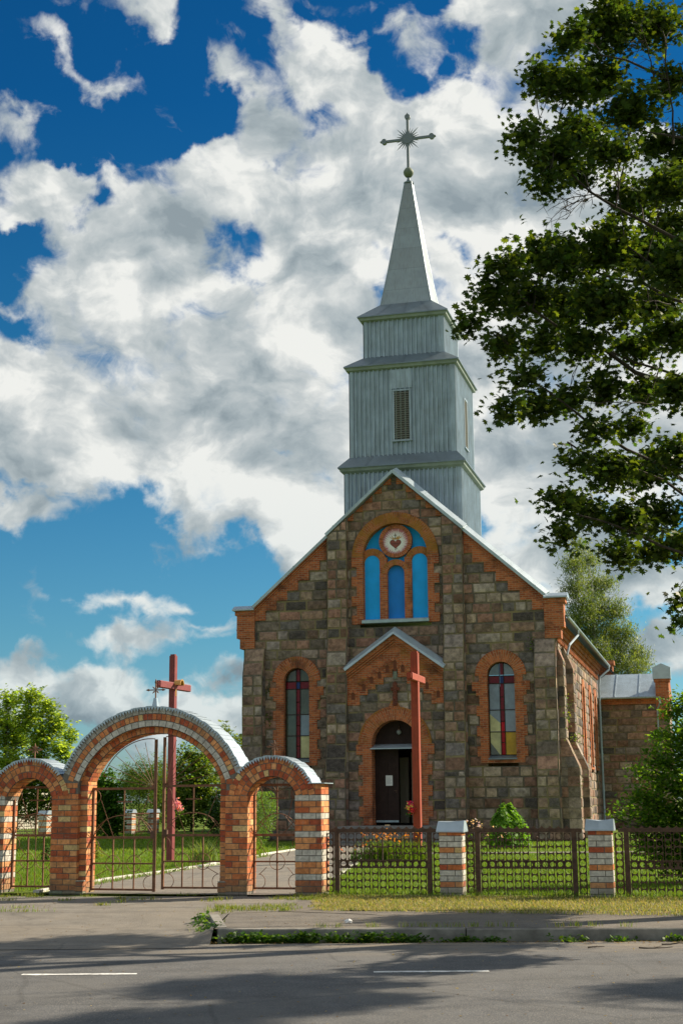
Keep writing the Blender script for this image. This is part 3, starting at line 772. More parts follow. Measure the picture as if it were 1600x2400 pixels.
# round-headed niche with blue panels
niche = empty('niche_window'); niche.parent = church
bx, bz, br = CX, 11.80, 1.40
mb = MB()
arch_ring(mb, bx, bz, br, br+0.47, YW-0.09, YW+0.35, n=40, m=1)
for s in (-1, 1):
    jamb(mb, bx+s*br, s, 8.92, bz, YW-0.08, YW+0.35, 0.27, 0.49, 0.418, True)
mb.build('brick_surround', [M_brick, M_brick_lichen], niche)
mb = MB()
yb = YW+0.30
def half_disc(cx_, cz_, r, y, z0, m=0, n=20):
    pts = [(cx_-r, z0), (cx_+r, z0)]+[(cx_+r*math.cos(math.pi*i/n), cz_+r*math.sin(math.pi*i/n)) for i in range(0, n+1)]
    mb.face([(p[0], y, p[1]) for p in pts], (1, 1, 1), m)
half_disc(bx, bz, br+.02, yb, 9.1)
o = mb.build('blue_tympanum', M_blue, niche)
mb = MB()
yl = YW+0.12
# brick tracery: lancets
def lancet(cx_, zs, r, ring, zb, yf, jl, jr, m=1):
    arch_ring(mb, cx_, zs, r, r+ring, yf, yb-.005, n=16, m=m)
    for s, w in ((-1, jl), (1, jr)):
        a, b = sorted((cx_+s*r, cx_+s*(r+w))); mb.box(a, b, yf, yb-.005, zb, zs, (1, 1, 1), 0)
lancet(bx-1.03, 11.55, 0.33, 0.30, 9.12, yl, 0.04, 0.30)
lancet(bx+1.03, 11.55, 0.33, 0.30, 9.12, yl+.003, 0.30, 0.04)
lancet(bx, 11.05, 0.37, 0.24, 9.12, yl-.04, 0.33, 0.33)
for s in (-1, 1):
    mb.box(bx+s*0.54-.16, bx+s*0.54+.16, yl-.02, yb-.006, 11.3, 11.75, (1, 1, 1), 0)
arch_ring(mb, bx, 12.46, 0.55, 0.72, yl-.02, yb-.004, 0, 2*math.pi, n=40, m=0)
mb.build('brick_tracery', [M_brick, M_brick_lichen], niche)
mb = MB()
def fill_lancet(cx_, zs, r, zb, y):
    pts = [(cx_-r, zb), (cx_+r, zb)]+[(cx_+r*math.cos(math.pi*i/16), zs+r*math.sin(math.pi*i/16)) for i in range(17)]
    mb.face([(p[0], y, p[1]) for p in pts])
fill_lancet(bx-1.03, 11.55, .345, 9.12, yl+.03); fill_lancet(bx+1.03, 11.55, .345, 9.12, yl+.033)
mb.build('blue_panel', M_blue, niche)
mb = MB(); fill_lancet(bx, 11.05, .38, 9.12, yb-.03); mb.build('blue_panel', M_bluedk, niche)
mb = MB(); mb.prism([(YW-.20, 8.94), (YW-.20, 9.06), (YW+.3, 9.17), (YW+.3, 8.94)], 'x', bx-1.44, bx+1.44); mb.build('sill', M_sill, niche)
# painted medallion
mb = MB(); ym = yl+.02; mz = 12.46
disc = lambda r, y, c, n=36: mb.face([(bx+r*math.cos(2*math.pi*i/n), y, mz+r*math.sin(2*math.pi*i/n)) for i in range(n)], c)
disc(.56, ym, (0.50, 0.17, 0.19)); 
rr = random.Random(3)
def star(r0, r1, n, y, c, dz=-.05):
    pts = []
    for i in range(n):
        a = 2*math.pi*i/n; pts.append((bx+r0*math.cos(a), y, mz+dz+r0*math.sin(a))); a += math.pi/n; q = r1*rr.uniform(.85, 1.12); pts.append((bx+q*math.cos(a), y, mz+dz+q*math.sin(a)))
    cc = (bx, y, mz+dz)
    for i in range(len(pts)): mb.face([cc, pts[i], pts[(i+1) % len(pts)]], c)
star(.42, .54, 36, ym-.004, (0.68, 0.45, 0.45), -.01); star(.36, .50, 32, ym-.008, (0.80, 0.70, 0.68), -.04); star(.30, .44, 30, ym-.012, (0.86, 0.84, 0.80), -.08)
heart = []
for i in range(40):
    a = 2*math.pi*i/40; heart.append((16*math.sin(a)**3/16*.225, (13*math.cos(a)-5*math.cos(2*a)-2*math.cos(3*a)-math.cos(4*a))/17*.225))
mb.face([(bx+x*1.1, ym-.016, mz-.12+z*1.1) for x, z in heart], (0.06, 0.02, 0.02))
mb.face([(bx+x, ym-.020, mz-.12+z) for x, z in heart], (0.27, 0.07, 0.05))
for k in range(9):
    x = -.15+.0375*k; mb.face([(bx+x, ym-.024, mz-.13), (bx+x+.03, ym-.024, mz-.145+.02*math.sin(k*2)), (bx+x+.034, ym-.024, mz-.115), (bx+x+.004, ym-.024, mz-.10)], (0.09, 0.03, 0.02))
for k in range(7):
    x = (k-3)*.06; h_ = .17-.012*abs(k-3)+.03*(k % 2); lean = (k-3)*.022
    mb.face([(bx+x*.55-.03, ym-.018, mz+.06), (bx+x*.55+.03, ym-.018, mz+.06), (bx+x+lean+.015, ym-.018, mz+.06+h_*.6), (bx+x+lean, ym-.018, mz+.06+h_)], (0.55, 0.27, 0.05) if k % 2 else (0.62, 0.36, 0.10))
mb.face([(bx-.012, ym-.022, mz+.07), (bx+.012, ym-.022, mz+.07), (bx+.012, ym-.022, mz+.32), (bx-.012, ym-.022, mz+.32)], (0.08, 0.06, 0.03))
mb.face([(bx-.06, ym-.023, mz+.23), (bx+.06, ym-.023, mz+.23), (bx+.06, ym-.023, mz+.255), (bx-.06, ym-.023, mz+.255)], (0.08, 0.06, 0.03))
for dx, dz in ((-.02, -.38), (.03, -.36), (.07, -.33)):
    mb.face([(bx+dx-.01, ym-.02, mz+dz), (bx+dx, ym-.02, mz+dz-.03), (bx+dx+.01, ym-.02, mz+dz), (bx+dx, ym-.02, mz+dz+.04)], (0.10, 0.01, 0.01))
o = mb.build('heart_medallion', M_col, niche); o['label'] = 'round painting of a heart with flames and a small cross on white rays'

# porch gable between the pilasters
porch = empty('porch_gable'); porch.parent = church
YP = YW-0.30; PA, PS = 8.42, 0.70                   # apex, slope
mb = MB()
pz = lambda x: PA-PS*abs(x-CX)
hp = [(PS, 1, PA+PS*CX), (-PS, 1, PA-PS*CX)]
stone_wall(mb, FRONT(YP), CX-2.06, CX+2.06, 0.0, PA, .40, hp, [(CX-1.05, CX+0.95, 0.3, 4.79), (CX-.5, CX+.4, 4.8, 4.9)], wmin=.4, wmax=.8)
mb.build('porch_wall', SM, porch)
mb = MB()
stp = [(2.06, 1.52, 5.5), (1.52, 1.18, 5.92), (1.18, .85, 6.14), (.85, .50, 6.33), (.50, .12, 6.63), (.12, 0.0, 6.95)]
for s in (-1, 1):
    for da, db, z in stp:
        poly = [(CX+s*db, z), (CX+s*da, z), (CX+s*da, pz(CX+da)-.02), (CX+s*db, pz(CX+db)-.02)]
        mb.prism(poly if s > 0 else poly[::-1], 'y', YP-.06, YP)
    for off, th, pr in ((0.02, .20, .20), (.24, .09, .15), (.36, .08, .11)):
        poly = [(CX, PA-off-th), (CX+s*2.06, pz(CX+2.06)-off-th), (CX+s*2.06, pz(CX+2.06)-off), (CX, PA-off)]
        mb.prism(poly if s > 0 else poly[::-1], 'y', YP-pr, YP)
mb.build('brick_band', M_brick_half, porch)
# blind arcade under the rake
dk = (0.05, 0.02, 0.012); M_recess_shade = mat('recess_shade_brick', (0.16, 0.05, 0.025), .95)  # darker brick imitates shade in the recesses; the wall isn't cut
for s in (-1, 1):
    for d, z in ((1.80, 5.95), (1.34, 6.30), (1.0, 6.60), (.66, 6.80), (.33, 7.05)) + (((0, 7.25),) if s > 0 else ()):
        x = CX+s*d; mb = MB(); dn = .22 if d else .38
        arch_ring(mb, x, z, .075, .20, YP-.085, YP-.05, n=8, m=0)
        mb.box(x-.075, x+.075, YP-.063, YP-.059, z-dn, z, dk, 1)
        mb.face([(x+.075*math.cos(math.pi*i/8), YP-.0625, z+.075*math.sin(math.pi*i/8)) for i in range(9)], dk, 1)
        mb.build('blind_arch', [M_brick, M_recess_shade], porch)
mb = MB(); mb.box(CX-.07, CX+.07, YP-.08, YP-.05, 6.55, 6.86, (.2, .22, .18)); mb.build('stone_inset', M_stone, porch)
mb = MB()   # terracotta cross over the arch
mb.prism([(CX-.10, 5.45), (CX+.10, 5.45), (CX+.075, 6.08), (CX+.16, 6.06), (CX+.18, 6.13), (CX+.16, 6.20), (CX+.075, 6.20), (CX+.08, 6.38), (CX, 6.45), (CX-.08, 6.38), (CX-.075, 6.20), (CX-.16, 6.20), (CX-.18, 6.13), (CX-.16, 6.06), (CX-.075, 6.08)], 'y', YP-.14, YP-.04, (0.17, 0.05, 0.03))
mb.build('terracotta_cross', M_stone, porch)
mb = MB()
for s in (-1, 1):
    n = Vector((s*PS, 0, 1)).normalized()
    def P(d, y, h): return (CX+s*d+n.x*h, y, pz(CX+d)+n.z*h)
    prof = [(YP-.34, -.04), (YP-.33, .07), (YP+.0, .26), (YW+.02, .28), (YW+.02, .0)]
    if s < 0: prof = prof
    A = [P(-0.0, y, h) for y, h in prof]; B = [P(2.10, y, h) for y, h in prof]
    A = [(CX, a[1], a[2]+abs(a[0]-CX)*PS) for a in A]
    for i in range(len(prof)):
        j = (i+1) % len(prof); mb.face([A[i], A[j], B[j], B[i]] if s > 0 else [B[i], B[j], A[j], A[i]])
    mb.face(B)
mb.build('metal_coping', M_bluezinc, porch)

# entrance
ent = empty('entrance'); ent.parent = church
DX, DZ, DR = CX-0.05, 3.88, 0.98
mb = MB()
arch_ring(mb, DX, DZ, DR, DR+.50, YP-.09, YW+.3, n=36, m=1)
arch_ring(mb, DX, DZ, DR+.50, DR+.56, YP-.11, YP, n=36, m=2)
mb.prism([(DX-.30, DZ+DR+.42), (DX+.30, DZ+DR+.42), (DX+.10, DZ+DR+.80), (DX-.10, DZ+DR+.80)], 'y', YP-.10, YP, (1, 1, 1), 2)
for s in (-1, 1):
    jamb(mb, DX+s*DR, s, 0.62, DZ, YP-.085, YW+.3, .38, .56, .42, True, wtop=.66)
mb.build('brick_surround', [M_brick, M_brick_half, M_brick_lichen], ent)
yd = YW+.22
mb = MB()
pts = [(DX-DR, DZ-.02), (DX+DR, DZ-.02)]+[(DX+DR*math.cos(math.pi*i/24), DZ+DR*math.sin(math.pi*i/24)) for i in range(25)]
mb.face([(p[0], yd, p[1]) for p in pts])
k = DX-DR+.06
while k < DX+DR:
    hh = math.sqrt(max(0, DR**2-(k-DX)**2)); mb.box(k-.012, k+.012, yd-.014, yd-.001, DZ, DZ+hh-.01); k += .085
mb.build('tympanum', M_door, ent)
mb = MB(); mb.prism([(YP-.12, DZ-.20), (YP-.12, DZ-.16), (yd, DZ+.02), (yd, DZ-.10)], 'x', DX-DR-.06, DX+DR+.06); mb.build('drip_sheet', M_bluezinc, ent)
leaf = MB(); a, b = DX-DR, DX+.02; zt = DZ-.12
leaf.box(a, b, yd, yd+.05, .70, zt)
for (x0, x1, z0, z1) in ((a, b, .70, 1.10), (a, b, 3.30, zt), (a, a+.13, 1.10, 3.30), (b-.13, b, 1.10, 3.30), (a+.47, a+.53, 1.10, 3.30)): leaf.box(x0+.002, x1-.002, yd-.03, yd+.001, z0+.002, z1-.002)
leaf.box(a+.13, b-.13, yd-.029, yd+.001, 2.15, 2.27)
lf = leaf.build('door_leaf', M_door, ent)
mb = MB(); mb.box(b-.10, b-.075, yd-.09, yd-.03, 1.9, 2.0); mb.box(b-.19, b-.075, yd-.10, yd-.085, 1.985, 2.01); mb.build('handle', M_rust, lf)
mb = MB(); mb.box(a+.03, b-.02, yd-.045, yd-.031, .72, .80); mb.build('kick_strip', M_sill, lf)
mb = MB()   # right leaf, swung inwards
mb.box(DX+DR-.06, DX+DR-.01, yd+.05, yd+1.0, .70, zt); mb.build('door_leaf', M_door, ent)
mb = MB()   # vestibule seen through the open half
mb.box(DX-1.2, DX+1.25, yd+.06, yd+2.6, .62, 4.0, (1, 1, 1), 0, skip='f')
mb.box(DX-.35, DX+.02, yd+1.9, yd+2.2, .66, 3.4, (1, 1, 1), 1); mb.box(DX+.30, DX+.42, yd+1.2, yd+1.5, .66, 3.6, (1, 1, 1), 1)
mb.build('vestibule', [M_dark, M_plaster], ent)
mb = MB(); mb.tube([(DX+.08, yd-.02, DZ+.72), (DX+.08, yd-.10, DZ+.74), (DX+.08, yd-.14, DZ+.66)], .02, 6); mb.lathe([(.05, .06), (.055, .0)], (DX+.08, yd-.14, DZ+.58), 12); lp = mb.build('door_lamp', M_rust, ent)
mb = MB(); mb.lathe([(0.001, -.11), (.06, -.09), (.105, -.03), (.105, .03), (.06, .09), (.001, .10)], (DX+.08, yd-.14, DZ+.50), 14, (0.20, .22, .20)); mb.build('globe', mat('frosted_globe', (0.22, 0.24, 0.22), .25, spec=.8), lp, True)
mb = MB()
mb.box(DX-1.9, DX+1.9, -2.0, YP, 0.0, .60); mb.box(DX-2.2, DX+2.2, -2.35, -2.0, 0, .40); mb.box(DX-2.5, DX+2.5, -2.7, -2.35, 0, .20)
mb.build('steps', M_step, ent)

# nave roof, cornice, gutter, side windows
mb = MB()
ez = 8.98; ox = 0.62
for s in (-1, 1):
    X0, X1 = CX, CX+s*(6.45+ox)
    zr = 15.05; zt = ez
    q = [(X0, YW+.3, zr), (X1, YW+.3, zt), (X1, YB+.3, zt), (X0, YB+.3, zr)]
    mb.face(q if s > 0 else q[::-1]); 
    q = [(X0, YW+.3, zr-.12), (X1, YW+.3, zt-.10), (X1, YB+.3, zt-.10), (X0, YB+.3, zr-.12)]
    mb.face(q[::-1] if s > 0 else q)
    y = 1.4
    while y < YB:
        mb.prism([(X0, zr+.002), (X1, zt+.002), (X1, zt+.03), (X0, zr+.03)], 'y', y, y+.03); y += 1.5
mb.build('roof', M_zinc_dark, church)
mb = MB()
for s in (-1, 1):
    for z0, z1, pr in ((8.28, 8.44, .07), (8.44, 8.60, .14), (8.60, 8.78, .22), (8.78, 8.94, .30)):
        xa = CX+s*6.45; xb = CX+s*(6.45+pr); a, b = sorted((xa, xb)); mb.box(a, b, YW+.3, 23.3 if s > 0 else YB, z0+.001*pr, z1)
    y = 1.2
    while y < 23:
        xa = CX+s*6.45; xb = CX+s*(6.45+.12); a, b = sorted((xa, xb)); mb.box(a, b, y, y+.14, 8.10, 8.28); y += .42
mb.build('brick_cornice', M_brick, church)
mb = MB()
for s in (-1, 1):
    X = CX+s*(6.45+ox+.06)
    pr = [(X+.08*math.cos(a), ez-.02+.08*math.sin(a)) for a in [math.pi*(1+i/8) for i in range(9)]]
    pr2 = [(X+.072*math.cos(a), ez-.02+.072*math.sin(a)) for a in [math.pi*(2-i/8) for i in range(9)]]
    mb.prism(pr+pr2, 'y', YW+.35, 23.9 if s > 0 else YB)
gut = mb.build('gutter', M_zinc, church)
mb = MB(); X = CX+6.45+ox+.06
mb.tube([(X, 5.2, ez-.08), (X, 5.2, ez-.32), (XR+.38, 4.2, ez-.85), (XR+.30, 3.9, ez-1.3)], .055, 8)
mb.build('downspout', M_zinc, church)
mb = MB(); mb.tube([(X, 23.4, ez-.08), (X, 23.4, ez-.28), (XR+.20, 22.9, ez-.75), (XR+.16, 22.8, ez-1.2), (XR+.16, 22.8, 0.25), (XR+.36, 22.7, 0.12)], .062, 8)
for z in (2, 4, 6): mb.tube([(XR+.16, 22.8, z), (XR+.16, 22.8, z+.05)], .085, 8)
mb.build('downspout', M_zinc, church)
for c in SWIN:
    w = empty('side_window'); w.parent = church
    mb = MB(); h = .48
    # build in the facade frame then turn onto the side wall
    arch_ring(mb, 0, 6.60, h, h+.36, -.07, .3, n=18, m=1)
    for s in (-1, 1): jamb(mb, s*h, s, 3.1, 6.6, -.065, .3, .28, .42, .418, True)
    mb.box(-h, h, -.06, .3, 3.1, 3.3)
    turn = lambda v: (XR-v[1], c+v[0], v[2])
    mb.v = [turn(v) for v in mb.v]; mb.build('brick_surround', [M_brick, M_brick_half], w)
    mb = MB(); pts = [(-h, 3.3), (h, 3.3)]+[(h*math.cos(math.pi*i/16), 6.6+h*math.sin(math.pi*i/16)) for i in range(17)]
    mb.face([(XR-.25, c+p[0], p[1]) for p in pts]); mb.build('window_glass', M_gl_grey, w)
    mb = MB(); mb.prism([(XR-.25, 3.40), (XR+.12, 3.30), (XR+.12, 3.26), (XR-.25, 3.30)], 'y', c-h, c+h); mb.build('sill', M_zinc_dark, w)

# transept on the right
tr = empty('transept'); tr.parent = church
TY, TX0, TX1, TZ = 23.4, XR, 2.95, 7.22
mb = MB(); stone_wall(mb, FRONT(TY), TX0-.1, TX1+.65, 0, 6.75, .40, wmin=.5, wmax=1.3); stone_wall(mb, RIGHT(TX1+.65), TY, 29, 0, 7.0, .40, wmin=.5, wmax=1.2)
mb.build('transept_wall', SM, tr)
mb = MB()
mb.box(TX0, TX1-.02, TY-.10, TY+.1, 6.74, 6.90); mb.box(TX0, TX1-.02, TY-.16, TY+.1, 6.90, 7.04); mb.box(TX0, TX1-.02, TY-.22, TY+.1, 7.04, 7.16)
mb.build('brick_cornice', M_brick, tr)
mb = MB(); mb.box(TX1, TX1+.72, TY-.14, TY+.7, 6.3, 7.95); mb.box(TX1-.06, TX1+.80, TY-.2, TY+.76, 7.95, 8.10); mb.box(TX1+.1, TX1+.72, TY-.10, TY+.7, 5.9, 6.3)
mb.prism([(TY-.1, 7.2), (29, 7.2), (29, 7.6), (TY+2.5, 8.75), (TY+.7, 8.0), (TY-.1, 8.0)], 'x', TX1+.25, TX1+.70)
mb.build('brick_pier', M_brick, tr)
mb = MB()
mb.prism([(TX1-.12, 8.10), (TX1+.86, 8.10), (TX1+.86, 8.72), (TX1+.37, 8.95), (TX1-.12, 8.72)], 'y', TY-.26, TY+.82)
mb.build('pier_cap', M_bluezinc, tr)
mb = MB()
q = [(TX0-.1, TY-.35, 7.14), (TX1, TY-.35, 7.14), (TX1, 25.9, 8.62), (TX0-.1, 25.9, 8.62)]; mb.face(q); mb.face([(p[0], p[1], p[2]-.06) for p in q[::-1]])
mb.face([(TX0-.1, TY-.35, 7.08), (TX1, TY-.35, 7.08), (TX1, TY-.35, 7.14), (TX0-.1, TY-.35, 7.14)])
for x in (TX0+.95, TX0+2.25):
    a = [(x, TY-.355, 7.145), (x+.04, TY-.355, 7.145), (x+.04, 25.9, 8.625), (x, 25.9, 8.625)]
    b_ = [(p[0], p[1], p[2]+.035) for p in a]
    mb.face(b_); mb.face([a[0], a[1], b_[1], b_[0]]); mb.face([a[1], a[2], b_[2], b_[1]]); mb.face([a[3], a[0], b_[0], b_[3]])
mb.face([(TX0-.1, 25.9, 8.62), (TX1, 25.9, 8.62), (TX1, 29, 7.1), (TX0-.1, 29, 7.1)]); mb.build('transept_roof', M_zinc, tr)
mb = MB(); pr = [(TY-.42+.07*math.cos(a), 7.10+.07*math.sin(a)) for a in [math.pi*(1+i/6) for i in range(7)]]; mb.prism(pr, 'x', TX0, TX1+.25); 
mb.tube([(TX1+.22, TY-.42, 7.08), (TX1+.22, TY-.42, 6.75), (TX1+.05, TY-.2, 6.4), (TX1+.05, TY-.12, 6.0), (TX1+.05, TY-.12, .2)], .05, 8)
mb.build('gutter', M_zinc, tr)
mb = MB(); mb.box(TX0-.4, TX0+.45, 30.2, 31, 8.0, 9.6); mb.box(TX0-.5, TX0+.55, 30.1, 31.1, 9.6, 9.85); mb.build('brick_pier', M_brick, tr)

# tower
TC = 4.4
def tier(name, h, z0, z1, pitch=.205, depth=.075):
    """corrugated square shaft, half-width h"""
    mb = MB(); n = int(2*h/pitch); p = 2*h/n; prof = []
    for i in range(n):
        u = -h+i*p; prof += [(u+.0*p, 0), (u+.12*p, depth), (u+.34*p, depth), (u+.46*p, 0), (u+.72*p, 0.010), (u+.75*p, 0)]
    prof.append((h, 0))
    for k in range(4):
        a = k*math.pi/2; ca, sa = math.cos(a), math.sin(a)
        W = lambda u, d: (CX+u*ca+(h+d)*sa, TC+u*sa-(h+d)*ca)
        for i in range(len(prof)-1):
            p0, p1 = W(*prof[i]), W(*prof[i+1])
            g = 1.0
            mb.face([(*p0, z0), (*p1, z0), (*p1, z1), (*p0, z1)])
        # corner flashing
        c0 = W(-h-.02, .055); c1 = W(-h+.14, .055)
        mb.face([(*c0, z0), (*c1, z0), (*c1, z1), (*c0, z1)])
        c0 = W(h-.14, .056); c1 = W(h+.056, .056)
        mb.face([(*c0, z0), (*c1, z0), (*c1, z1), (*c0, z1)])
    return mb
def eaves(par, h, z, hb, zb, fas=.13):
    """skirt roof from half-width h at z up to half-width hb at zb, fascia and soffit below"""
    mb = MB()
    sq = lambda r, zz: [(CX-r, TC-r, zz), (CX+r, TC-r, zz), (CX+r, TC+r, zz), (CX-r, TC+r, zz)]
    A, B = sq(h, z), sq(hb, zb); A2 = sq(h, z-.05)
    for i in range(4):
        j = (i+1) % 4; mb.face([A[i], A[j], B[j], B[i]]); mb.face([A2[i], A2[j], A[j], A[i]])
        a, b = Vector(A[i]), Vector(A[j]); c, d = Vector(B[i]), Vector(B[j])
        nrm = (b-a).cross(c-a).normalized()*.02
        for t in (.22, .52, .80):
            p, q = a.lerp(b, t), c.lerp(d, .5+(t-.5)*.98)
            w = (b-a).normalized()*.02
            mb.face([p-w+nrm, p+w+nrm, q+w+nrm, q-w+nrm])
    o = mb.build('skirt_roof', M_zinc_dark, par)
    mb = MB()
    C1, C2, C3 = sq(h-.06, z-.055), sq(h-.09, z-fas-.05), sq(hb+.0, z-fas-.28)
    for i in range(4):
        j = (i+1) % 4
        mb.face([A2[i], A2[j], C1[j], C1[i]][::-1]); mb.face([C2[i], C2[j], C1[j], C1[i]])
        mb.face([C2[i], C2[j], C3[j], C3[i]][::-1])
    mb.build('fascia', M_fascia, par)
def louvre(par, k, hw, zc, hh, h):
    lv = empty('louvre'); lv.parent = par
    a = k*math.pi/2; ca, sa = math.cos(a), math.sin(a)
    W = lambda u, d, z: (CX+u*ca+(h+d)*sa, TC+u*sa-(h+d)*ca, z)
    fr = MB(); sl = MB()
    def bx(mb, u0, u1, d0, d1, z0, z1, tilt=0):
        p = [W(u0, d0, z0), W(u1, d0, z0), W(u1, d1, z0-tilt), W(u0, d1, z0-tilt), W(u0, d0, z1), W(u1, d0, z1), W(u1, d1, z1-tilt), W(u0, d1, z1-tilt)]
        for q in ((0, 1, 5, 4), (1, 2, 6, 5), (2, 3, 7, 6), (3, 0, 4, 7), (4, 5, 6, 7), (3, 2, 1, 0)): mb.face([p[i] for i in q])
    bx(fr, -hw-.06, -hw+.02, .0, .11, zc-hh, zc+hh); bx(fr, hw-.02, hw+.06, .0, .11, zc-hh, zc+hh); bx(fr, -hw-.06, hw+.06, .0, .12, zc+hh, zc+hh+.07); bx(fr, -hw-.10, hw+.10, .0, .14, zc-hh-.07, zc-hh)
    fr.build('frame', M_zinc, lv)
    n = 22
    for i in range(n):
        z = zc-hh+2*hh*(i+.3)/n; bx(sl, -hw+.02, hw-.02, .055, .115, z, z+.035, .05)
    sl.build('slats', mat('weathered_slat_wood', (0.17, 0.17, 0.14), .8) if 'weathered_slat_wood' not in bpy.data.materials else bpy.data.materials['weathered_slat_wood'], lv)
    bk = MB(); q = [W(-hw, .052, zc-hh), W(hw, .052, zc-hh), W(hw, .052, zc+hh), W(-hw, .052, zc+hh)]; bk.face(q); bk.build('shaft_shade_sheet', M_dark, lv)  # near-black sheet stands for the shade behind the slats
t1 = empty('lower_tower_stage'); t1.parent = church
tier('', 2.57, 12.6, 15.9).build('corrugated_walls', M_zinc, t1); eaves(t1, 2.86, 16.07, 2.38, 16.62)
t2 = empty('belfry_stage'); t2.parent = church
tier('', 2.36, 16.55, 20.6).build('corrugated_walls', M_zinc, t2); eaves(t2, 2.62, 20.76, 1.83, 21.36)
for k in range(4): louvre(t2, k, .36, 18.36, 1.12, 2.36)
mb = MB(); mb.box(CX-.55, CX+.45, TC-2.36-.062, TC-2.3, 19.62, 20.5); mb.build('plain_sheet', M_zinc, t2)
t3 = empty('upper_tower_stage'); t3.parent = church
tier('', 1.81, 21.3, 23.1).build('corrugated_walls', M_zinc, t3); eaves(t3, 2.09, 23.26, 1.19, 24.05)
sp = empty('spire'); sp.parent = church
def spire_mat():
    def ex(t, c, vec, tc, b):
        o = tc.outputs['Object']; s = t.new('ShaderNodeSeparateXYZ'); t.link(o, s.inputs[0])
        band = t.n.new('ShaderNodeTexWhiteNoise'); band.noise_dimensions = '1D'
        fl = t.math('FLOOR', t.math('MULTIPLY', s.outputs[2], 0.97)); t.link(fl, band.inputs['W'])
        c = t.mix(t.math('MULTIPLY', band.outputs[0], .5), c, (0.235, 0.255, 0.26))
        fr = t.math('FRACT', t.math('MULTIPLY', s.outputs[2], 0.97))
        c = t.mix(t.smooth(fr, .0, .025, .6, 0), c, (0.10, 0.11, 0.11))
        n = t.noise(t.vmath('MULTIPLY', o, (6, 6, .3)), 2.5, 4, .6)
        c = t.mix(t.smooth(n, .45, .75, 0, .4), c, (0.20, 0.20, 0.18))
        return t.mix(t.smooth(s.outputs[2], 26.5, 30.0, 0, .35), c, (0.16, 0.15, 0.12))
    return mat('spire_sheet', (0.31, 0.37, 0.40), .42, .35, 1.5, .12, extra=ex)
mb = MB()
lv = [(24.05, 1.19), (24.6, 1.09), (25.6, .91), (26.6, .745), (27.6, .585), (28.6, .425), (29.6, .265), (30.25, .17)]
for (za, ra), (zb, rb) in zip(lv[:-1], lv[1:]):
    A = [(CX-ra, TC-ra, za), (CX+ra, TC-ra, za), (CX+ra, TC+ra, za), (CX-ra, TC+ra, za)]; B = [(CX-rb, TC-rb, zb), (CX+rb, TC-rb, zb), (CX+rb, TC+rb, zb), (CX-rb, TC+rb, zb)]
    for i in range(4): mb.face([A[i], A[(i+1) % 4], B[(i+1) % 4], B[i]])
mb.build('spire_roof', spire_mat(), sp)
mb = MB()
for i in range(4):
    a, b = [(-1, -1), (1, -1), (1, 1), (-1, 1)][i], None
    mb.tube([(CX+a[0]*r_, TC+a[1]*r_, z_) for z_, r_ in lv], .022, 5)
mb.build('hip_seams', M_zinc, sp)
mb = MB(); mb.lathe([(.13, 0), (.24, .02), (.25, .07), (.14, .12), (.09, .2), (.07, .26), (.07, .32)], (CX, TC, 30.2), 16); mb.build('collar', M_zinc_dark, sp)
mb = MB(); mb.lathe([(.06, -.24), (.15, -.20), (.225, -.09), (.24, -.03), (.245, 0), (.24, .03), (.225, .09), (.15, .20), (.06, .24)], (CX, TC, 30.78), 20); mb.build('orb', mat('mossy_green_copper', (0.15, 0.18, 0.13), .7, .1, 4, .4), sp, True)
mb = MB()
zc_ = 32.45
mb.box(CX-.058, CX+.058, TC-.06, TC+.06, 30.95, 33.45); mb.box(CX-1.05, CX-.058, TC-.058, TC+.058, zc_-.052, zc_+.052); mb.box(CX+.058, CX+1.05, TC-.058, TC+.058, zc_-.052, zc_+.052)
def bud(c, d):
    c = Vector(c); d = Vector(d); e_ = Vector((0, 1, 0)).cross(d)
    pts = [c-e_*.075, c+d*.08-e_*.13, c+d*.17-e_*.12, c+d*.24-e_*.03, c+d*.31, c+d*.24+e_*.03, c+d*.17+e_*.12, c+d*.08+e_*.13, c+e_*.075]
    f_ = [tuple(p+Vector((0, -.09, 0))) for p in pts]; b_ = [tuple(p+Vector((0, .09, 0))) for p in pts]
    mb.face(f_); mb.face(b_[::-1])
    for i in range(len(pts)): j = (i+1) % len(pts); mb.face([f_[i], b_[i], b_[j], f_[j]])
bud((CX-1.05, TC, zc_), (-1, 0, 0)); bud((CX+1.05, TC, zc_), (1, 0, 0)); bud((CX, TC, 33.45), (0, 0, 1))
for k in range(24):
    a = 2*math.pi*k/24
    if k % 6 == 0: continue
    r_ = .74 if k % 6 == 3 else .56
    d = Vector((math.cos(a), 0, math.sin(a))); e_ = Vector((-d.z, 0, d.x)); c = Vector((CX, TC-.07, zc_))
    p = [c+d*.12-e_*.05, c+d*.12+e_*.05, c+d*r_]
    q = [v+Vector((0, .03, 0)) for v in p]
    mb.face([tuple(v) for v in p]); mb.face([tuple(v) for v in q[::-1]])
    for i in range(3): j = (i+1) % 3; mb.face([tuple(p[i]), tuple(q[i]), tuple(q[j]), tuple(p[j])])
mb.prism([(CX+.24*math.cos(2*math.pi*i/20), zc_+.24*math.sin(2*math.pi*i/20)) for i in range(20)], 'y', TC-.085, TC-.03)
mb.build('cross', mat('dull_grey_iron', (0.17, 0.20, 0.22), .5, .2), sp)
for o_ in (t1, t2, t3, sp): o_.location.x = .09
sp.scale = (1, 1, 1.032); sp.location.z = 24.05*(1-1.032)
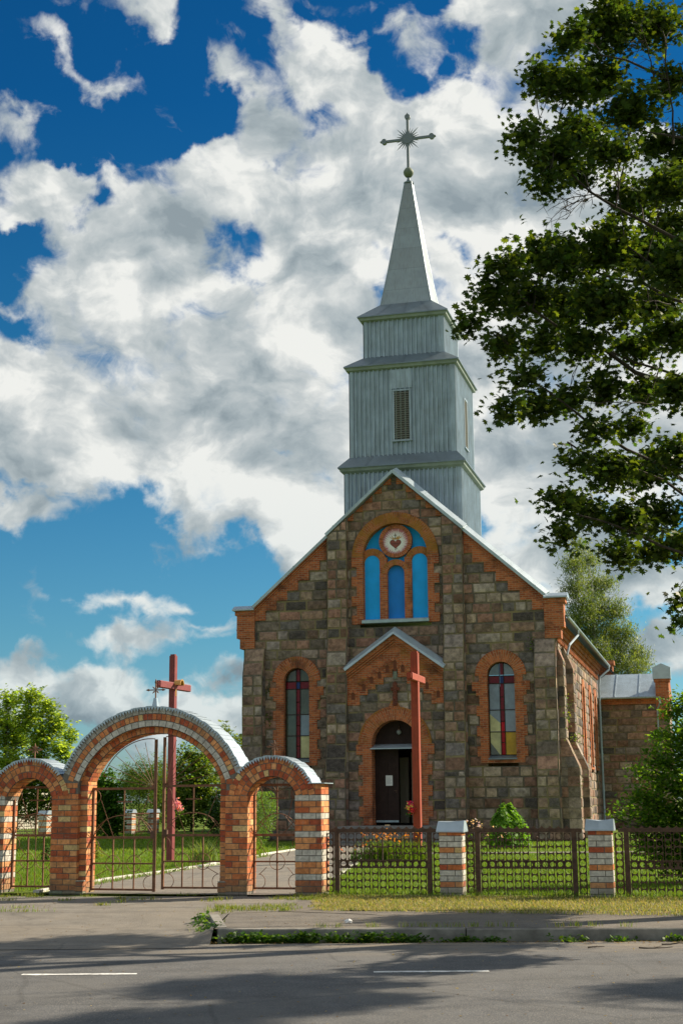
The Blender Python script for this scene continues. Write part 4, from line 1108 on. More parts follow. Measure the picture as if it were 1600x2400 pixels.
# notice on the door
mb = MB()
nx0 = DX+.02-.55
mb.box(nx0, nx0+.29, yd-.042, yd-.033, 2.20, 2.62, (.75, .75, .74))
for k in range(6): mb.box(nx0+.04, nx0+.25-.05*(k % 3 == 2), yd-.0435, yd-.0421, 2.28+.045*k, 2.292+.045*k, (.45, .45, .46))
pn = mb.build('paper_notice', M_col)
Mw = Matrix.Translation(church.location) @ Matrix.Rotation(-R(14.5), 4, 'Z')
pn.matrix_world = Mw
tag(pn, 'white paper notice pinned on the dark brown church door', 'notice')

# ------------------------------------------------------------------ brick gateway
gate = empty('brick_gateway', (FX, FY, 0), -FT)
tag(gate, 'brick gateway with one wide arch between two small arches under sheet metal caps', 'gateway')
ORANGE = [(0.50, 0.155, 0.055), (0.58, 0.235, 0.09), (0.42, 0.115, 0.045), (0.36, 0.085, 0.04), (0.62, 0.30, 0.13), (0.54, 0.19, 0.07), (0.60, 0.27, 0.11)]
YELLOW = (0.60, 0.42, 0.19)
def obrick():
    c = rng.choice(ORANGE) if rng.random() > .05 else YELLOW
    k = rng.uniform(.98, 1.28); return tuple(q*k for q in c)
def wbrick():
    k = rng.uniform(.88, 1.05); return (0.58*k, 0.555*k, 0.49*k)
GB = [M_gbrick, M_gmortar]
def brick_pier(mb, x0, x1, y0, y1, z0, z1, pat=None, ch=0.1025, mort=.007, base=False):
    mb.box(x0, x1, y0, y1, z0, z1, (1, 1, 1), 1)
    n = max(1, round((z1-z0)/ch)); ch = (z1-z0)/n; P = .009
    for k in range(n):
        za, zb = z0+k*ch+mort, z0+(k+1)*ch-mort
        wcol = pat and pat[k % len(pat)] == 'W'
        if base and k == 0: 
            colf = lambda: tuple(q*rng.uniform(.8, 1.1) for q in (0.36, 0.34, 0.29))
        else: colf = wbrick if wcol else obrick
        for face, (a, b) in (('f', (x0, x1)), ('b', (x0, x1)), ('l', (y0, y1)), ('r', (y0, y1))):
            L = b-a; u = a
            cuts = [a]; first = .125 if (k % 2) ^ (face in 'lr') else .255
            if L < .2: cuts = [a, b]
            else:
                u = a+first if first < L-.06 else b
                while u < b-.05: cuts.append(u); u += .255
                cuts.append(b)
                if cuts[-1]-cuts[-2] < .05: cuts.pop(-2)
            for c0, c1 in zip(cuts[:-1], cuts[1:]):
                m0 = mort if c0 > a+1e-6 else -P*(face in 'fb'); m1 = mort if c1 < b-1e-6 else -P*(face in 'fb')
                c = colf(); p = P+rng.uniform(-.003, .003)
                if face == 'f': mb.box(c0+m0, c1-m1, y0-p, y0+.002, za, zb, c, 0, 'b')
                elif face == 'b': mb.box(c0+m0, c1-m1, y1-.002, y1+p, za, zb, c, 0, 'f')
                elif face == 'r': mb.box(x1-.002, x1+p, c0+m0, c1-m1, za, zb, c, 0, 'l')
                else: mb.box(x0-p, x0+.002, c0+m0, c1-m1, za, zb, c, 0, 'r')
GD = 0.50                                            # depth of the gateway
WPAT = 'WOOWOOWWOOWOOWOOWW'
def part_pier(name, x0, x1, z1, pat=None, reb=None):
    mb = MB()
    brick_pier(mb, x0, x1, 0, GD, -.05, z1, pat, base=True)
    if reb:                                          # inner, set-back part of the jamb
        a, b = reb
        brick_pier(mb, a, b, .12, GD, .0, z1, pat)
        brick_pier(mb, a, b, 0.0, .115, -.05, .22, None, base=True)
        mb.box(a-.005, b+.005, -.012, .12, .22, .235, (.45, .42, .36))
    return mb.build(name, GB, gate)
MCX, MCZ = -3.64, 1.485
part_pier('pillar', -5.60, -5.09, 1.80, None, (-5.09, -4.95))
part_pier('pillar', -2.19, -1.79, 1.74, None, (-2.33, -2.19))
part_pier('pillar', -0.885, -0.42, 1.74, WPAT)
part_pier('pillar', -7.02, -6.58, 1.80, WPAT)
def vous(mb, cx, cz, ri, ro, y0, y1, n, a0, a1, colf, avoid=()):
    for i in range(n):
        t0, t1 = lerp(a0, a1, i/n), lerp(a0, a1, (i+1)/n); g = .007
        tm = (t0+t1)/2; rm = (ri+ro)/2; px_, pz_ = cx+rm*math.cos(tm), cz+rm*math.sin(tm)
        if any((px_-ax)**2+(pz_-az)**2 < ar**2 for ax, az, ar in avoid): continue
        d0, d1 = t0+g/rm, t1-g/rm; r0, r1 = ri+.007, ro-.007; p = rng.uniform(.006, .012)
        c = colf()
        def P(r, t, y): return (cx+r*math.cos(t), y, cz+r*math.sin(t))
        mb.face([P(r0, d1, y0-p), P(r0, d0, y0-p), P(r1, d0, y0-p), P(r1, d1, y0-p)], c, 0)
        for (ra, ta), (rb, tb) in (((r0, d0), (r1, d0)), ((r1, d0), (r1, d1)), ((r1, d1), (r0, d1)), ((r0, d1), (r0, d0))):
            mb.face([P(ra, ta, y0-p), P(ra, ta, y0+.004), P(rb, tb, y0+.004), P(rb, tb, y0-p)][::-1], c, 0)
        # back of the arch
        mb.face([P(r0, d0, y1+p), P(r0, d1, y1+p), P(r1, d1, y1+p), P(r1, d0, y1+p)], c, 0)
def annulus(mb, cx, cz, ri, ro, y0, y1, a0, a1, n=40, m=1):
    for i in range(n):
        t0, t1 = lerp(a0, a1, i/n), lerp(a0, a1, (i+1)/n)
        def P(r, t, y): return (cx+r*math.cos(t), y, cz+r*math.sin(t))
        mb.face([P(ri, t1, y0), P(ri, t0, y0), P(ro, t0, y0), P(ro, t1, y0)], (1, 1, 1), m); mb.face([P(ri, t0, y1), P(ri, t1, y1), P(ro, t1, y1), P(ro, t0, y1)], (1, 1, 1), m)
        mb.face([P(ro, t0, y0), P(ro, t0, y1), P(ro, t1, y1), P(ro, t1, y0)], (1, 1, 1), m); mb.face([P(ri, t1, y0), P(ri, t1, y1), P(ri, t0, y1), P(ri, t0, y0)], (1, 1, 1), m)
def soffit(mb, cx, cz, r, y0, y1, a0, a1, n):
    for i in range(n):
        t0, t1 = lerp(a0, a1, i/n)+.006/r, lerp(a0, a1, (i+1)/n)-.006/r
        k = 0; y = y0+.005
        off = .12 if i % 2 else .25
        while y < y1-.01:
            ye = min(y1, y+(off if k == 0 else .25)); c = obrick(); rr = r-.008
            P = lambda t, yy: (cx+rr*math.cos(t), yy, cz+rr*math.sin(t))
            mb.face([P(t1, y), P(t1, ye-.012), P(t0, ye-.012), P(t0, y)], c, 0); y = ye; k += 1
SM_C = [(-1.335, 1.600), (-6.08, 1.62)]              # centres of the small arches
SR0, SR1 = .475, .828
# main arch: four rings, the innermost set back
mb = MB(); RR = [1.405, 1.523, 1.640, 1.758, 1.876]; zb_ = 1.82
av = [(cx_, cz_, SR1+.045) for cx_, cz_ in SM_C]
ang = lambda r: math.asin((2.03-MCZ)/r)
annulus(mb, MCX, MCZ, RR[0], RR[1]+.01, .12, GD, ang(RR[0]), math.pi-ang(RR[0]))
annulus(mb, MCX, MCZ, RR[1], RR[4], .0, GD, ang(RR[4]), math.pi-ang(RR[4]))
vous(mb, MCX, MCZ, RR[0], RR[1], .12, GD, 38, ang(1.46), math.pi-ang(1.46), obrick)
vous(mb, MCX, MCZ, RR[1], RR[2], .0, GD, 28, ang(1.58), math.pi-ang(1.58), wbrick, av)
vous(mb, MCX, MCZ, RR[2], RR[3], .0, GD, 46, ang(1.70), math.pi-ang(1.70), obrick, av)
vous(mb, MCX, MCZ, RR[3], RR[4], .0, GD, 34, ang(1.82), math.pi-ang(1.82), lambda: tuple(q*.8 for q in wbrick()), av)  # outermost white ring darkened for the shade under the cap's teeth
soffit(mb, MCX, MCZ, RR[0], .12, GD, ang(1.41), math.pi-ang(1.41), 38)
soffit(mb, MCX, MCZ, RR[1], .0, .12, ang(1.52), math.pi-ang(1.52), 38)
# filling between pillars and rings
for xa, xb, z0 in ((-5.50, -5.09, 1.80), (-2.19, -1.88, 1.74)):
    mb.box(xa, xb, .004, GD-.004, z0, 2.04, (1, 1, 1), 1)
    k = 0
    while z0+.1*k+.09 < 2.06:
        x = xa+.01+(.06 if k % 2 else 0)
        while x < xb-.05:
            xe = min(x+.12, xb); mb.box(x, xe-.012, -.007, .006, z0+.1*k+.006, z0+.1*k+.092, obrick(), 0, 'b'); x = xe
        k += 1
for xa, xb in ((-5.09, -4.95), (-2.33, -2.19)):
    brick_pier(mb, xa, xb, .12, GD, 1.74, 2.06)
mb.build('arch', GB, gate)
for ci, (cx_, cz_) in enumerate(SM_C):
    mb = MB(); a0 = math.asin(.15/SR0); rs = [SR0, .593, .711, SR1]
    annulus(mb, cx_, cz_, SR0, SR1, -.006, GD-.006, .16, math.pi-.16)
    for j, n in enumerate((15, 18, 21)):
        rm = (rs[j]+rs[j+1])/2; a0 = math.asin(.14/rm)
        vous(mb, cx_, cz_, rs[j], rs[j+1], -.006, GD-.006, n, a0, math.pi-a0, obrick)
    soffit(mb, cx_, cz_, SR0, -.006, GD, .3, math.pi-.3, 14)
    # shoulder above the outer pier
    s = 1 if ci == 0 else -1
    xa, xb = sorted((cx_+s*.46, cx_+s*.915))
    mb.box(xa, xb, .004, GD-.004, 1.745, 1.93, (1, 1, 1), 1)
    for k in range(2):
        x = xa+.10
        for q in range(3): mb.box(x+.01, x+.115, -.006, .006, 1.75+.095*k, 1.837+.095*k, obrick(), 0, 'b'); x += .12
        if s > 0:
            for q in range(2): mb.box(xb-.003, xb+.008, .01+q*.25, .245+q*.25, 1.75+.095*k, 1.837+.095*k, obrick(), 0)
    mb.build('arch', GB, gate)
mb = MB(); mb.box(-.62, -.34, -.05, GD+.06, 1.935, 1.95); mb.build('pier_cap', M_bluezinc, gate)
mb = MB(); mb.box(-7.10, -6.86, -.05, GD+.06, 1.945, 1.96); mb.build('pier_cap', M_bluezinc, gate)
def arch_cap(cx, cz, r, a0, a1, n, teeth, drop=.055):
    mb = MB(); y0, y1 = -.055, GD+.09; r += .016
    for i in range(n):
        t0, t1 = lerp(a0, a1, i/n), lerp(a0, a1, (i+1)/n)
        def P(rr, t, y): return (cx+rr*math.cos(t), y, cz+rr*math.sin(t))
        j = .006*math.sin(i*2.1)
        mb.face([P(r+j, t0, y0), P(r+j, t0, y1), P(r+j, t1, y1), P(r+j, t1, y0)][::-1]); mb.face([P(r-.006, t0, y0), P(r-.006, t0, y1), P(r-.006, t1, y1), P(r-.006, t1, y0)])
        mb.face([P(r-.02, t1, y0), P(r-.02, t0, y0), P(r+j, t0, y0), P(r+j, t1, y0)]); mb.face([P(r-.03, t0, y1), P(r-.03, t1, y1), P(r+j, t1, y1), P(r+j, t0, y1)])
    for i in range(teeth):
        t0, t1 = lerp(a0, a1, i/teeth), lerp(a0, a1, (i+1)/teeth)
        def P(rr, t, y): return (cx+rr*math.cos(t), y, cz+rr*math.sin(t))
        d = drop*rng.uniform(.85, 1.15); yy = y0-.003+rng.uniform(-.006, .006)
        mb.face([P(r-.012, t1, y0-.002), P(r-.012, t0, y0-.002), P(r-.02-d, (t0+t1)/2, yy)]); mb.face([P(r-.012, t0, y0+.002), P(r-.012, t1, y0+.002), P(r-.02-d, (t0+t1)/2, yy+.003)])
    return mb.build('arch_cap', M_bluezinc, gate)
arch_cap(MCX, MCZ, RR[4], R(24), R(157), 44, 74, .06)
arch_cap(*SM_C[0], SR1, R(24), R(139), 26, 30, .06)
arch_cap(*SM_C[1], SR1, R(40), R(156), 26, 30, .06)
def finial(x, z, h, cone, name='finial_cross'):
    mb = MB(); y = GD*.35
    if cone:
        a = .055; b_ = .028
        A = [(x-a, y-a, z-.03), (x+a, y-a, z-.03), (x+a, y+a, z-.03), (x-a, y+a, z-.03)]; B = [(x-b_, y-b_, z+.16), (x+b_, y-b_, z+.16), (x+b_, y+b_, z+.16), (x-b_, y+b_, z+.16)]
        for i in range(4): mb.face([A[i], A[(i+1) % 4], B[(i+1) % 4], B[i]], (1, 1, 1), 1)
        mb.face(B, (1, 1, 1), 1)
    zz = z+(.14 if cone else -.05)
    mb.box(x-.010, x+.010, y-.010, y+.010, zz, z+h-.04)
    cz_ = z+h*.62; arm = h*(.33 if cone else .36)
    mb.box(x-arm, x+arm, y-.008, y+.008, cz_-.010, cz_+.010)
    def spear(c, d, L, w):
        c = Vector(c); d = Vector(d); e_ = Vector((0, 1, 0)).cross(d)
        q = [c, c+d*L*.4+e_*w, c+d*L, c+d*L*.4-e_*w]
        mb.face([tuple(p+Vector((0, -.007, 0))) for p in q]); mb.face([tuple(p+Vector((0, .007, 0))) for p in q[::-1]])
        for i in range(4): p0, p1 = q[i], q[(i+1) % 4]; mb.face([tuple(p0+Vector((0, -.007, 0))), tuple(p0+Vector((0, .007, 0))), tuple(p1+Vector((0, .007, 0))), tuple(p1+Vector((0, -.007, 0)))])
    spear((x-arm*.62, y, cz_), (-1, 0, 0), .10, .022); spear((x+arm*.62, y, cz_), (1, 0, 0), .10, .022); spear((x, y, z+h-.10), (0, 0, 1), .12, .022)
    for k in range(4):
        a = math.pi/4+k*math.pi/2; spear((x+.02*math.cos(a), y, cz_+.02*math.sin(a)), (math.cos(a), 0, math.sin(a)), .075, .014)
    return mb.build(name, [M_orust, M_bluezinc], gate)
finial(-3.655, MCZ+RR[4]+.02, .50, True); finial(SM_C[0][0], SM_C[0][1]+SR1+.01, .27, False); finial(SM_C[1][0], SM_C[1][1]+SR1+.01, .27, False)

# wrought iron leaves
def arc_pts(cx, cz, r, a0, a1, n, y=0): return [(cx+r*math.cos(lerp(a0, a1, i/n)), y, cz+r*math.sin(lerp(a0, a1, i/n))) for i in range(n+1)]
def gate_leaf(W, hinge, side, ang_, top, rz=0):
    """local x runs from the hinge stile (0) to the free stile (W)"""
    lf = empty('gate_leaf', hinge); lf.rotation_euler = (0, 0, ang_); lf.parent = gate
    S = lambda x: side*x
    fr = MB()
    def bar(x0, x1, z0, z1, d=.018):
        a, b = sorted((S(x0), S(x1))); fr.box(a, b, -d, d, z0, z1)
    bar(0, .035, .06, 1.93); bar(W-.045, W, .05, top, .024)
    for z, h_ in ((.065, .035), (.535, .028), (.995, .042), (1.885, .042)): bar(.035, W-.045, z, z+h_, .016)
    for x in (W*.34, W*.67) if W > .9 else (W*.5,):
        bar(x-.012, x+.012, .10, .995, .012)
        fr.lathe([(.001, -.03), (.028, -.015), (.028, .015), (.001, .03)], (S(x), 0, .549), 8)
    fr.build('frame', M_orust, lf)
    sc = MB(); r = .0065
    t = lambda pts, rr=r: sc.tube([(S(p[0]), p[1], p[2]) for p in pts], rr, 5)
    for x in ((W*.34, W*.67) if W > .9 else (W*.5,)): t(arc_pts(x, .549, .145, 0, 2*math.pi, 20))
    for cx_, cz_ in ((.035, .995), (W-.045, .995)): t(arc_pts(cx_, cz_-.13, .115, *((-math.pi/2, math.pi/2) if cx_ < .2 else (math.pi/2, 1.5*math.pi)), 10))
    for cx_, s_ in ((.035, 1), (W-.045, -1)): t(arc_pts(cx_+s_*.06, .20, .13, math.pi/2 if s_ > 0 else math.pi/2, -math.pi/2 if s_ > 0 else 1.5*math.pi, 12))
    t([(.16, 0, .80), (W*.30, 0, .65)]); t([(W-.18, 0, .80), (W*.71, 0, .65)]); t([(.12, 0, .33), (W*.28, 0, .45)]); t([(W-.15, 0, .33), (W*.72, 0, .45)])
    xm = W/2
    sc.box(*sorted((S(xm-.011), S(xm+.011))), -.008, .008, 1.40, 1.89); sc.box(*sorted((S(xm-.15), S(xm+.15))), -.0085, .0085, 1.655, 1.678)
    sc.box(*sorted((S(xm-.005), S(xm+.005))), -.005, .005, .10, 1.40)
    t(arc_pts(xm, 1.00, W/2-.05, 0.05, math.pi-.05, 22) if W < .9 else [(xm+(W/2-.04)*math.cos(a), 0, 1.0+.42*math.sin(a)) for a in [math.pi*i/24 for i in range(25)]], .008)
    for s_, x in ((1, .035), (-1, W-.045)):
        t(arc_pts(x, 1.76, .13, s_*0-math.pi/2, math.pi/2, 8) if s_ > 0 else arc_pts(x, 1.76, .13, math.pi/2, 1.5*math.pi, 8))
        t([(x+s_*.14, 0, 1.70), (x+s_*.40, 0, 1.05)] if W > .9 else [(x+s_*.1, 0, 1.7), (x+s_*.2, 0, 1.3)])
        t([(x, 0, 1.05), (x+s_*.28, 0, 1.38)]); t([(x+s_*.10, 0, 1.25), (x+s_*.30, 0, 1.03)])
    # fan in the head
    if W > .9:
        xo = W-.045; Rf = top-1.91
        for k in range(1, 7):
            a = math.pi/2+k*math.pi/2/7; rr = min(Rf*1.35, 1.15 if k > 4 else 1.05)
            rr = Rf*(1+.22*k/6)
            t([(xo, 0, 1.92), (xo+rr*math.cos(a), 0, 1.92+rr*math.sin(a)*.92)], .0055)
        t([(xo+Rf*(1+.22*k/24)*math.cos(math.pi/2+math.pi/2*k/28), 0, 1.92+Rf*(1+.22*k/24)*math.sin(math.pi/2+math.pi/2*k/28)*(1-.08*k/28)) for k in range(25)], .009)
    else:
        for k in range(1, 6): a = math.pi*k/6; t([(xm, 0, 1.78), (xm+.40*math.cos(a), 0, 1.78+.30*math.sin(a))], .006)
        t([(xm+.40*math.cos(a), 0, 1.76+.30*math.sin(a)) for a in [math.pi*i/20 for i in range(21)]], .008)
    sc.build('scrollwork', M_orust, lf)
    lk = MB(); lk.box(*sorted((S(W-.10), S(W-.02))), -.03, .03, 1.0, 1.12); lk.build('latch', M_rust, lf)
    return lf
gate_leaf(1.31, (-4.94, .34, -.02), 1, R(-4), 2.80); gate_leaf(1.20, (-2.335, .34, .02), -1, R(1), 2.80)
def small_leaf(x, W):
    lf = gate_leaf(W, (x, .36, .02), 1, 0, 1.93); return lf
small_leaf(-1.785, .895); small_leaf(-6.575, .97)

# ------------------------------------------------------------------ iron fence and its brick posts
def strip_panel(mb, x0, z0, z1, w=.118, pitch=.117, hole=.050, y=0, th=.006, horiz=False):
    """stamped steel strip left over from cutting discs: a row of round holes"""
    n = max(1, round((z1-z0)/pitch)); p = (z1-z0)/n; K = 16
    for k in range(n):
        cz_ = z0+(k+.5)*p; cx_ = x0
        circ = [(math.cos(2*math.pi*i/K+math.pi/4), math.sin(2*math.pi*i/K+math.pi/4)) for i in range(K)]
        inn = [(cx_+hole*c, cz_+hole*s) for c, s in circ]
        out = []
        for c, s in circ:
            q = max(abs(c), abs(s)); out.append((cx_+c/q*w/2, cz_+s/q*p/2))
        for yy, fl in ((y-th/2, 1), (y+th/2, -1)):
            for i in range(K):
                j = (i+1) % K; q = [inn[i], inn[j], out[j], out[i]]
                if horiz: q = [(b_, a_) for a_, b_ in q]
                mb.face([(a_, yy, b_) for a_, b_ in q][::fl])
def fence_panel(x0, x1, cross_x, label, ztop=1.14, mid=True):
    root = empty('fence_panel'); tag(root, label, 'fence', 'iron fence panels along the sidewalk')
    fr = MB(); fr.box(x0, x0+.085, -.02, .02, .0, ztop-.06); fr.box(x1-.085, x1, -.02, .02, .0, ztop-.06); fr.box(x0-.09, x1+.09, -.022, .022, ztop-.062, ztop)
    for z in (.47, .595): fr.box(x0+.085, x1-.085, -.012, .012, z, z+.012)
    for z in (.26, .86): fr.box(x0-.16, x0, -.006, .006, z, z+.012); fr.box(x1, x1+.16, -.006, .006, z, z+.012)
    fr.build('frame', M_fence, root)
    st = MB(); n = round((x1-x0-.17)/.147); pit = (x1-x0-.17)/n
    for k in range(n):
        x = x0+.085+pit*(k+.5); j = rng.uniform(-.03, .03)
        if abs(x-cross_x) < pit*.5: strip_panel(st, x, .03, .60)
        else: strip_panel(st, x, .03+j*.3, ztop-.07+0*j, w=.112)
    strip_panel(st, .54, x0+.09, x1-.09, w=.118, pitch=.128, hole=.046, y=.012, horiz=True)
    if x0 > -1: strip_panel(st, x0-.085, .06, ztop-.07, w=.14)
    strip_panel(st, x1+.09, .06, ztop-.07, w=.13)
    st.build('perforated_strips', M_fence, root)
    cr = MB(); cr.box(cross_x-.012, cross_x+.012, -.010, .010, .60, .98); cr.box(cross_x-.10, cross_x+.10, -.011, .011, .82, .843); cr.lathe([(.001, 0), (.02, .01), (.022, .03), (.001, .05)], (cross_x, 0, .97), 8)
    cr.build('cross', M_fence, root)
    tp = MB(); x = x0+.02
    while x < x1-.02:
        w = .07
        tp.face([(x-w, -.004, ztop), (x-.03, -.004, ztop+.012), (x, -.004, ztop+.045), (x+.03, -.004, ztop+.012), (x+w, -.004, ztop)]); tp.face([(x-w, .004, ztop), (x-.03, .004, ztop+.012), (x, .004, ztop+.045), (x+.03, .004, ztop+.012), (x+w, .004, ztop)][::-1])
        x += .142
    tp.build('cresting', M_rust, root)
    root.location = (FX+.17*math.sin(FT), FY+.17*math.cos(FT), 0); root.rotation_euler = (0, 0, -FT)
    return root
fence_panel(-.215, 1.53, .65, 'iron fence panel of perforated strips between the gateway and the first brick post')
fence_panel(2.29, 4.03, 3.36, 'iron fence panel of perforated strips between the two brick posts')
fence_panel(4.82, 6.56, 5.84, 'iron fence panel of perforated strips right of both brick posts, before the bush')
def brick_post(w, ht, label, loc, rz, group):
    root = empty('brick_post', loc, rz); tag(root, label, 'brick post', group)
    mb = MB(); brick_pier(mb, -w/2, w/2, 0, w, -.03, ht, 'WWOWWOWWOWWO', ch=.0945); mb.build('pillar', GB, root)
    mb = MB(); W = w/2+.055
    rj = [rng.uniform(-.012, .012) for _ in range(4)]
    A = [(-W, -.05, ht-.015+rj[0]), (W, -.05, ht-.015+rj[1]), (W, w+.05, ht-.01), (-W, w+.05, ht-.01)]
    B = [(-W+.01, .10, ht+.155+rj[2]), (-.02, .09, ht+.135), (W-.01, .10, ht+.16+rj[3])]; Bk = [(-W+.01, w-.06, ht+.15), (0, w-.06, ht+.145), (W-.01, w-.06, ht+.15)]
    m_ = (0.0, -.052, ht-.02)
    mb.face([A[0], m_, B[1], B[0]]); mb.face([m_, A[1], B[2], B[1]]); mb.face([B[0], B[1], Bk[1], Bk[0]]); mb.face([B[1], B[2], Bk[2], Bk[1]])
    mb.face([A[1], A[2], Bk[2], B[2]]); mb.face([A[3], A[0], B[0], Bk[0]]); mb.face([A[2], A[3], Bk[0], Bk[2]])
    for i in range(4):
        j = (i+1) % 4; a, b_ = A[i], A[j]; mb.face([(a[0], a[1], a[2]-.02), (b_[0], b_[1], b_[2]-.02), b_, a])
    mb.build('cap', M_bluezinc, root)
    return root
def on_fence(x, y=0): return (FX+x*math.cos(FT)+y*math.sin(FT), FY-x*math.sin(FT)+y*math.cos(FT), 0)
brick_post(.37, 1.12, 'low white and orange brick post with a dented pale metal cap', on_fence(1.89), -FT, 'brick fence posts')
brick_post(.37, 1.13, 'low white and orange brick post with a smooth blue grey cap beside the leafy bush', on_fence(4.435), -FT, 'brick fence posts')

# the fence at the back of the churchyard, seen through the gateway
FARX = [(-14.6, 70.6), (-11.35, 76.6), (-10.25, 77.6)]
for (x, y), lab in zip(FARX, ('distant brick fence post with pointed metal cap, seen through the small left arch', 'distant brick fence post with pointed cap, left one of two seen through the wide arch', 'distant brick fence post with pointed cap, right one of two seen through the wide arch')):
    p = at_y(0, 0, 1)
    brick_post(.44, 1.12, lab, (x, y, 0), R(-20), 'distant brick posts')
def far_panel(a, b, label):
    root = empty('fence_panel', (a[0], a[1], 0), math.atan2(b[1]-a[1], b[0]-a[0])); L = math.hypot(b[0]-a[0], b[1]-a[1])
    tag(root, label, 'fence', 'distant iron fence panels')
    fr = MB(); fr.box(.3, .37, -.03, .03, 0, 1.05); fr.box(L-.37, L-.3, -.03, .03, 0, 1.05); fr.box(.3, L-.3, -.03, .03, 1.02, 1.09); fr.box(.3, L-.3, -.02, .02, .1, .15); fr.build('frame', M_orust, root)
    st = MB(); n = max(2, int((L-.8)/.16))
    for k in range(n): strip_panel(st, .45+k*(L-.9)/(n-1), .05, 1.03, w=.125, pitch=.125, hole=.05)
    st.build('perforated_strips', mat('pale_rust_iron', (0.30, 0.22, 0.15), .7), root)
far_panel(FARX[0], (-17.2, 70.2), 'distant rusty iron fence panel seen through the small left arch')
far_panel((-13.6, 74.8), FARX[1], 'distant iron fence panel left of the two far brick posts')
far_panel(FARX[1], (-9.8, 78.0), 'distant iron fence panel between the two far brick posts')

# ------------------------------------------------------------------ two tall wooden crosses
def wood_cross(loc, rz, h, w, arm, zarm, m, label, cap=False):
    root = empty('wooden_cross', loc, rz); tag(root, label, 'cross')
    def bev(mb, x0, x1, y0, y1, z0, z1, c, axis):
        if axis == 'z':
            poly = [(x0+c, y0), (x1-c, y0), (x1, y0+c), (x1, y1-c), (x1-c, y1), (x0+c, y1), (x0, y1-c), (x0, y0+c)]
            mb.prism(poly, 'z', z1, z0)
        else:
            poly = [(y0+c, z0), (y1-c, z0), (y1, z0+c), (y1, z1-c), (y1-c, z1), (y0+c, z1), (y0, z1-c), (y0, z0+c)]
            mb.prism(poly, 'x', x0, x1)
    mb = MB(); bev(mb, -w/2, w/2, -w/2, w/2, -.3, h-.03, .006, 'z'); bev(mb, -w/2+.02, w/2-.02, -w/2+.02, w/2-.02, h-.03, h+.015, .01, 'z')
    mb.build('post', m, root)
    mb = MB(); bev(mb, -arm, arm, -w/2-.012, w/2-.05, zarm-.10, zarm+.10, .02, 'x')
    for s in (-1, 1): bev(mb, min(s*arm, s*(arm+.05)), max(s*arm, s*(arm+.05)), -w/2+.015, w/2-.075, zarm-.07, zarm+.07, .02, 'x')
    mb.build('crossbar', m, root)
    if cap:
        mb = MB(); r = .125; n = 10; y0, y1 = -w/2-.20, -w/2+.01
        for i in range(n):
            a0, a1 = math.pi*i/n, math.pi*(i+1)/n
            P = lambda a, y, rr: (rr*math.cos(a), y, zarm+.02+rr*1.25*math.sin(a))
            for rr, fl in ((r, 1), (r-.012, -1)): mb.face([P(a0, y0, rr), P(a0, y1, rr), P(a1, y1, rr), P(a1, y0, rr)][::fl])
            mb.face([P(a0, y0-.004, r+.012), P(a0, y0-.004, r-.02), P(a1, y0-.004, r-.02), P(a1, y0-.004, r+.012)])
        mb.face([(-.03, y1-.02, zarm+.02), (.03, y1-.02, zarm+.02), (.025, y1-.02, zarm-.28), (-.025, y1-.02, zarm-.28)])
        mb.build('arched_hood', M_gold, root)
    return root
cL = wood_cross((-4.82, 40.6, 0), R(90-20), 5.75, .175, .95, 4.86, M_maroon, 'tall maroon wooden cross with a gilded hood, standing behind the wide arch', True)
cR = wood_cross((2.02, 40.0, 0), R(90-15), 5.72, .205, .85, 4.98, M_redwood, 'tall brick red wooden cross in front of the church door')

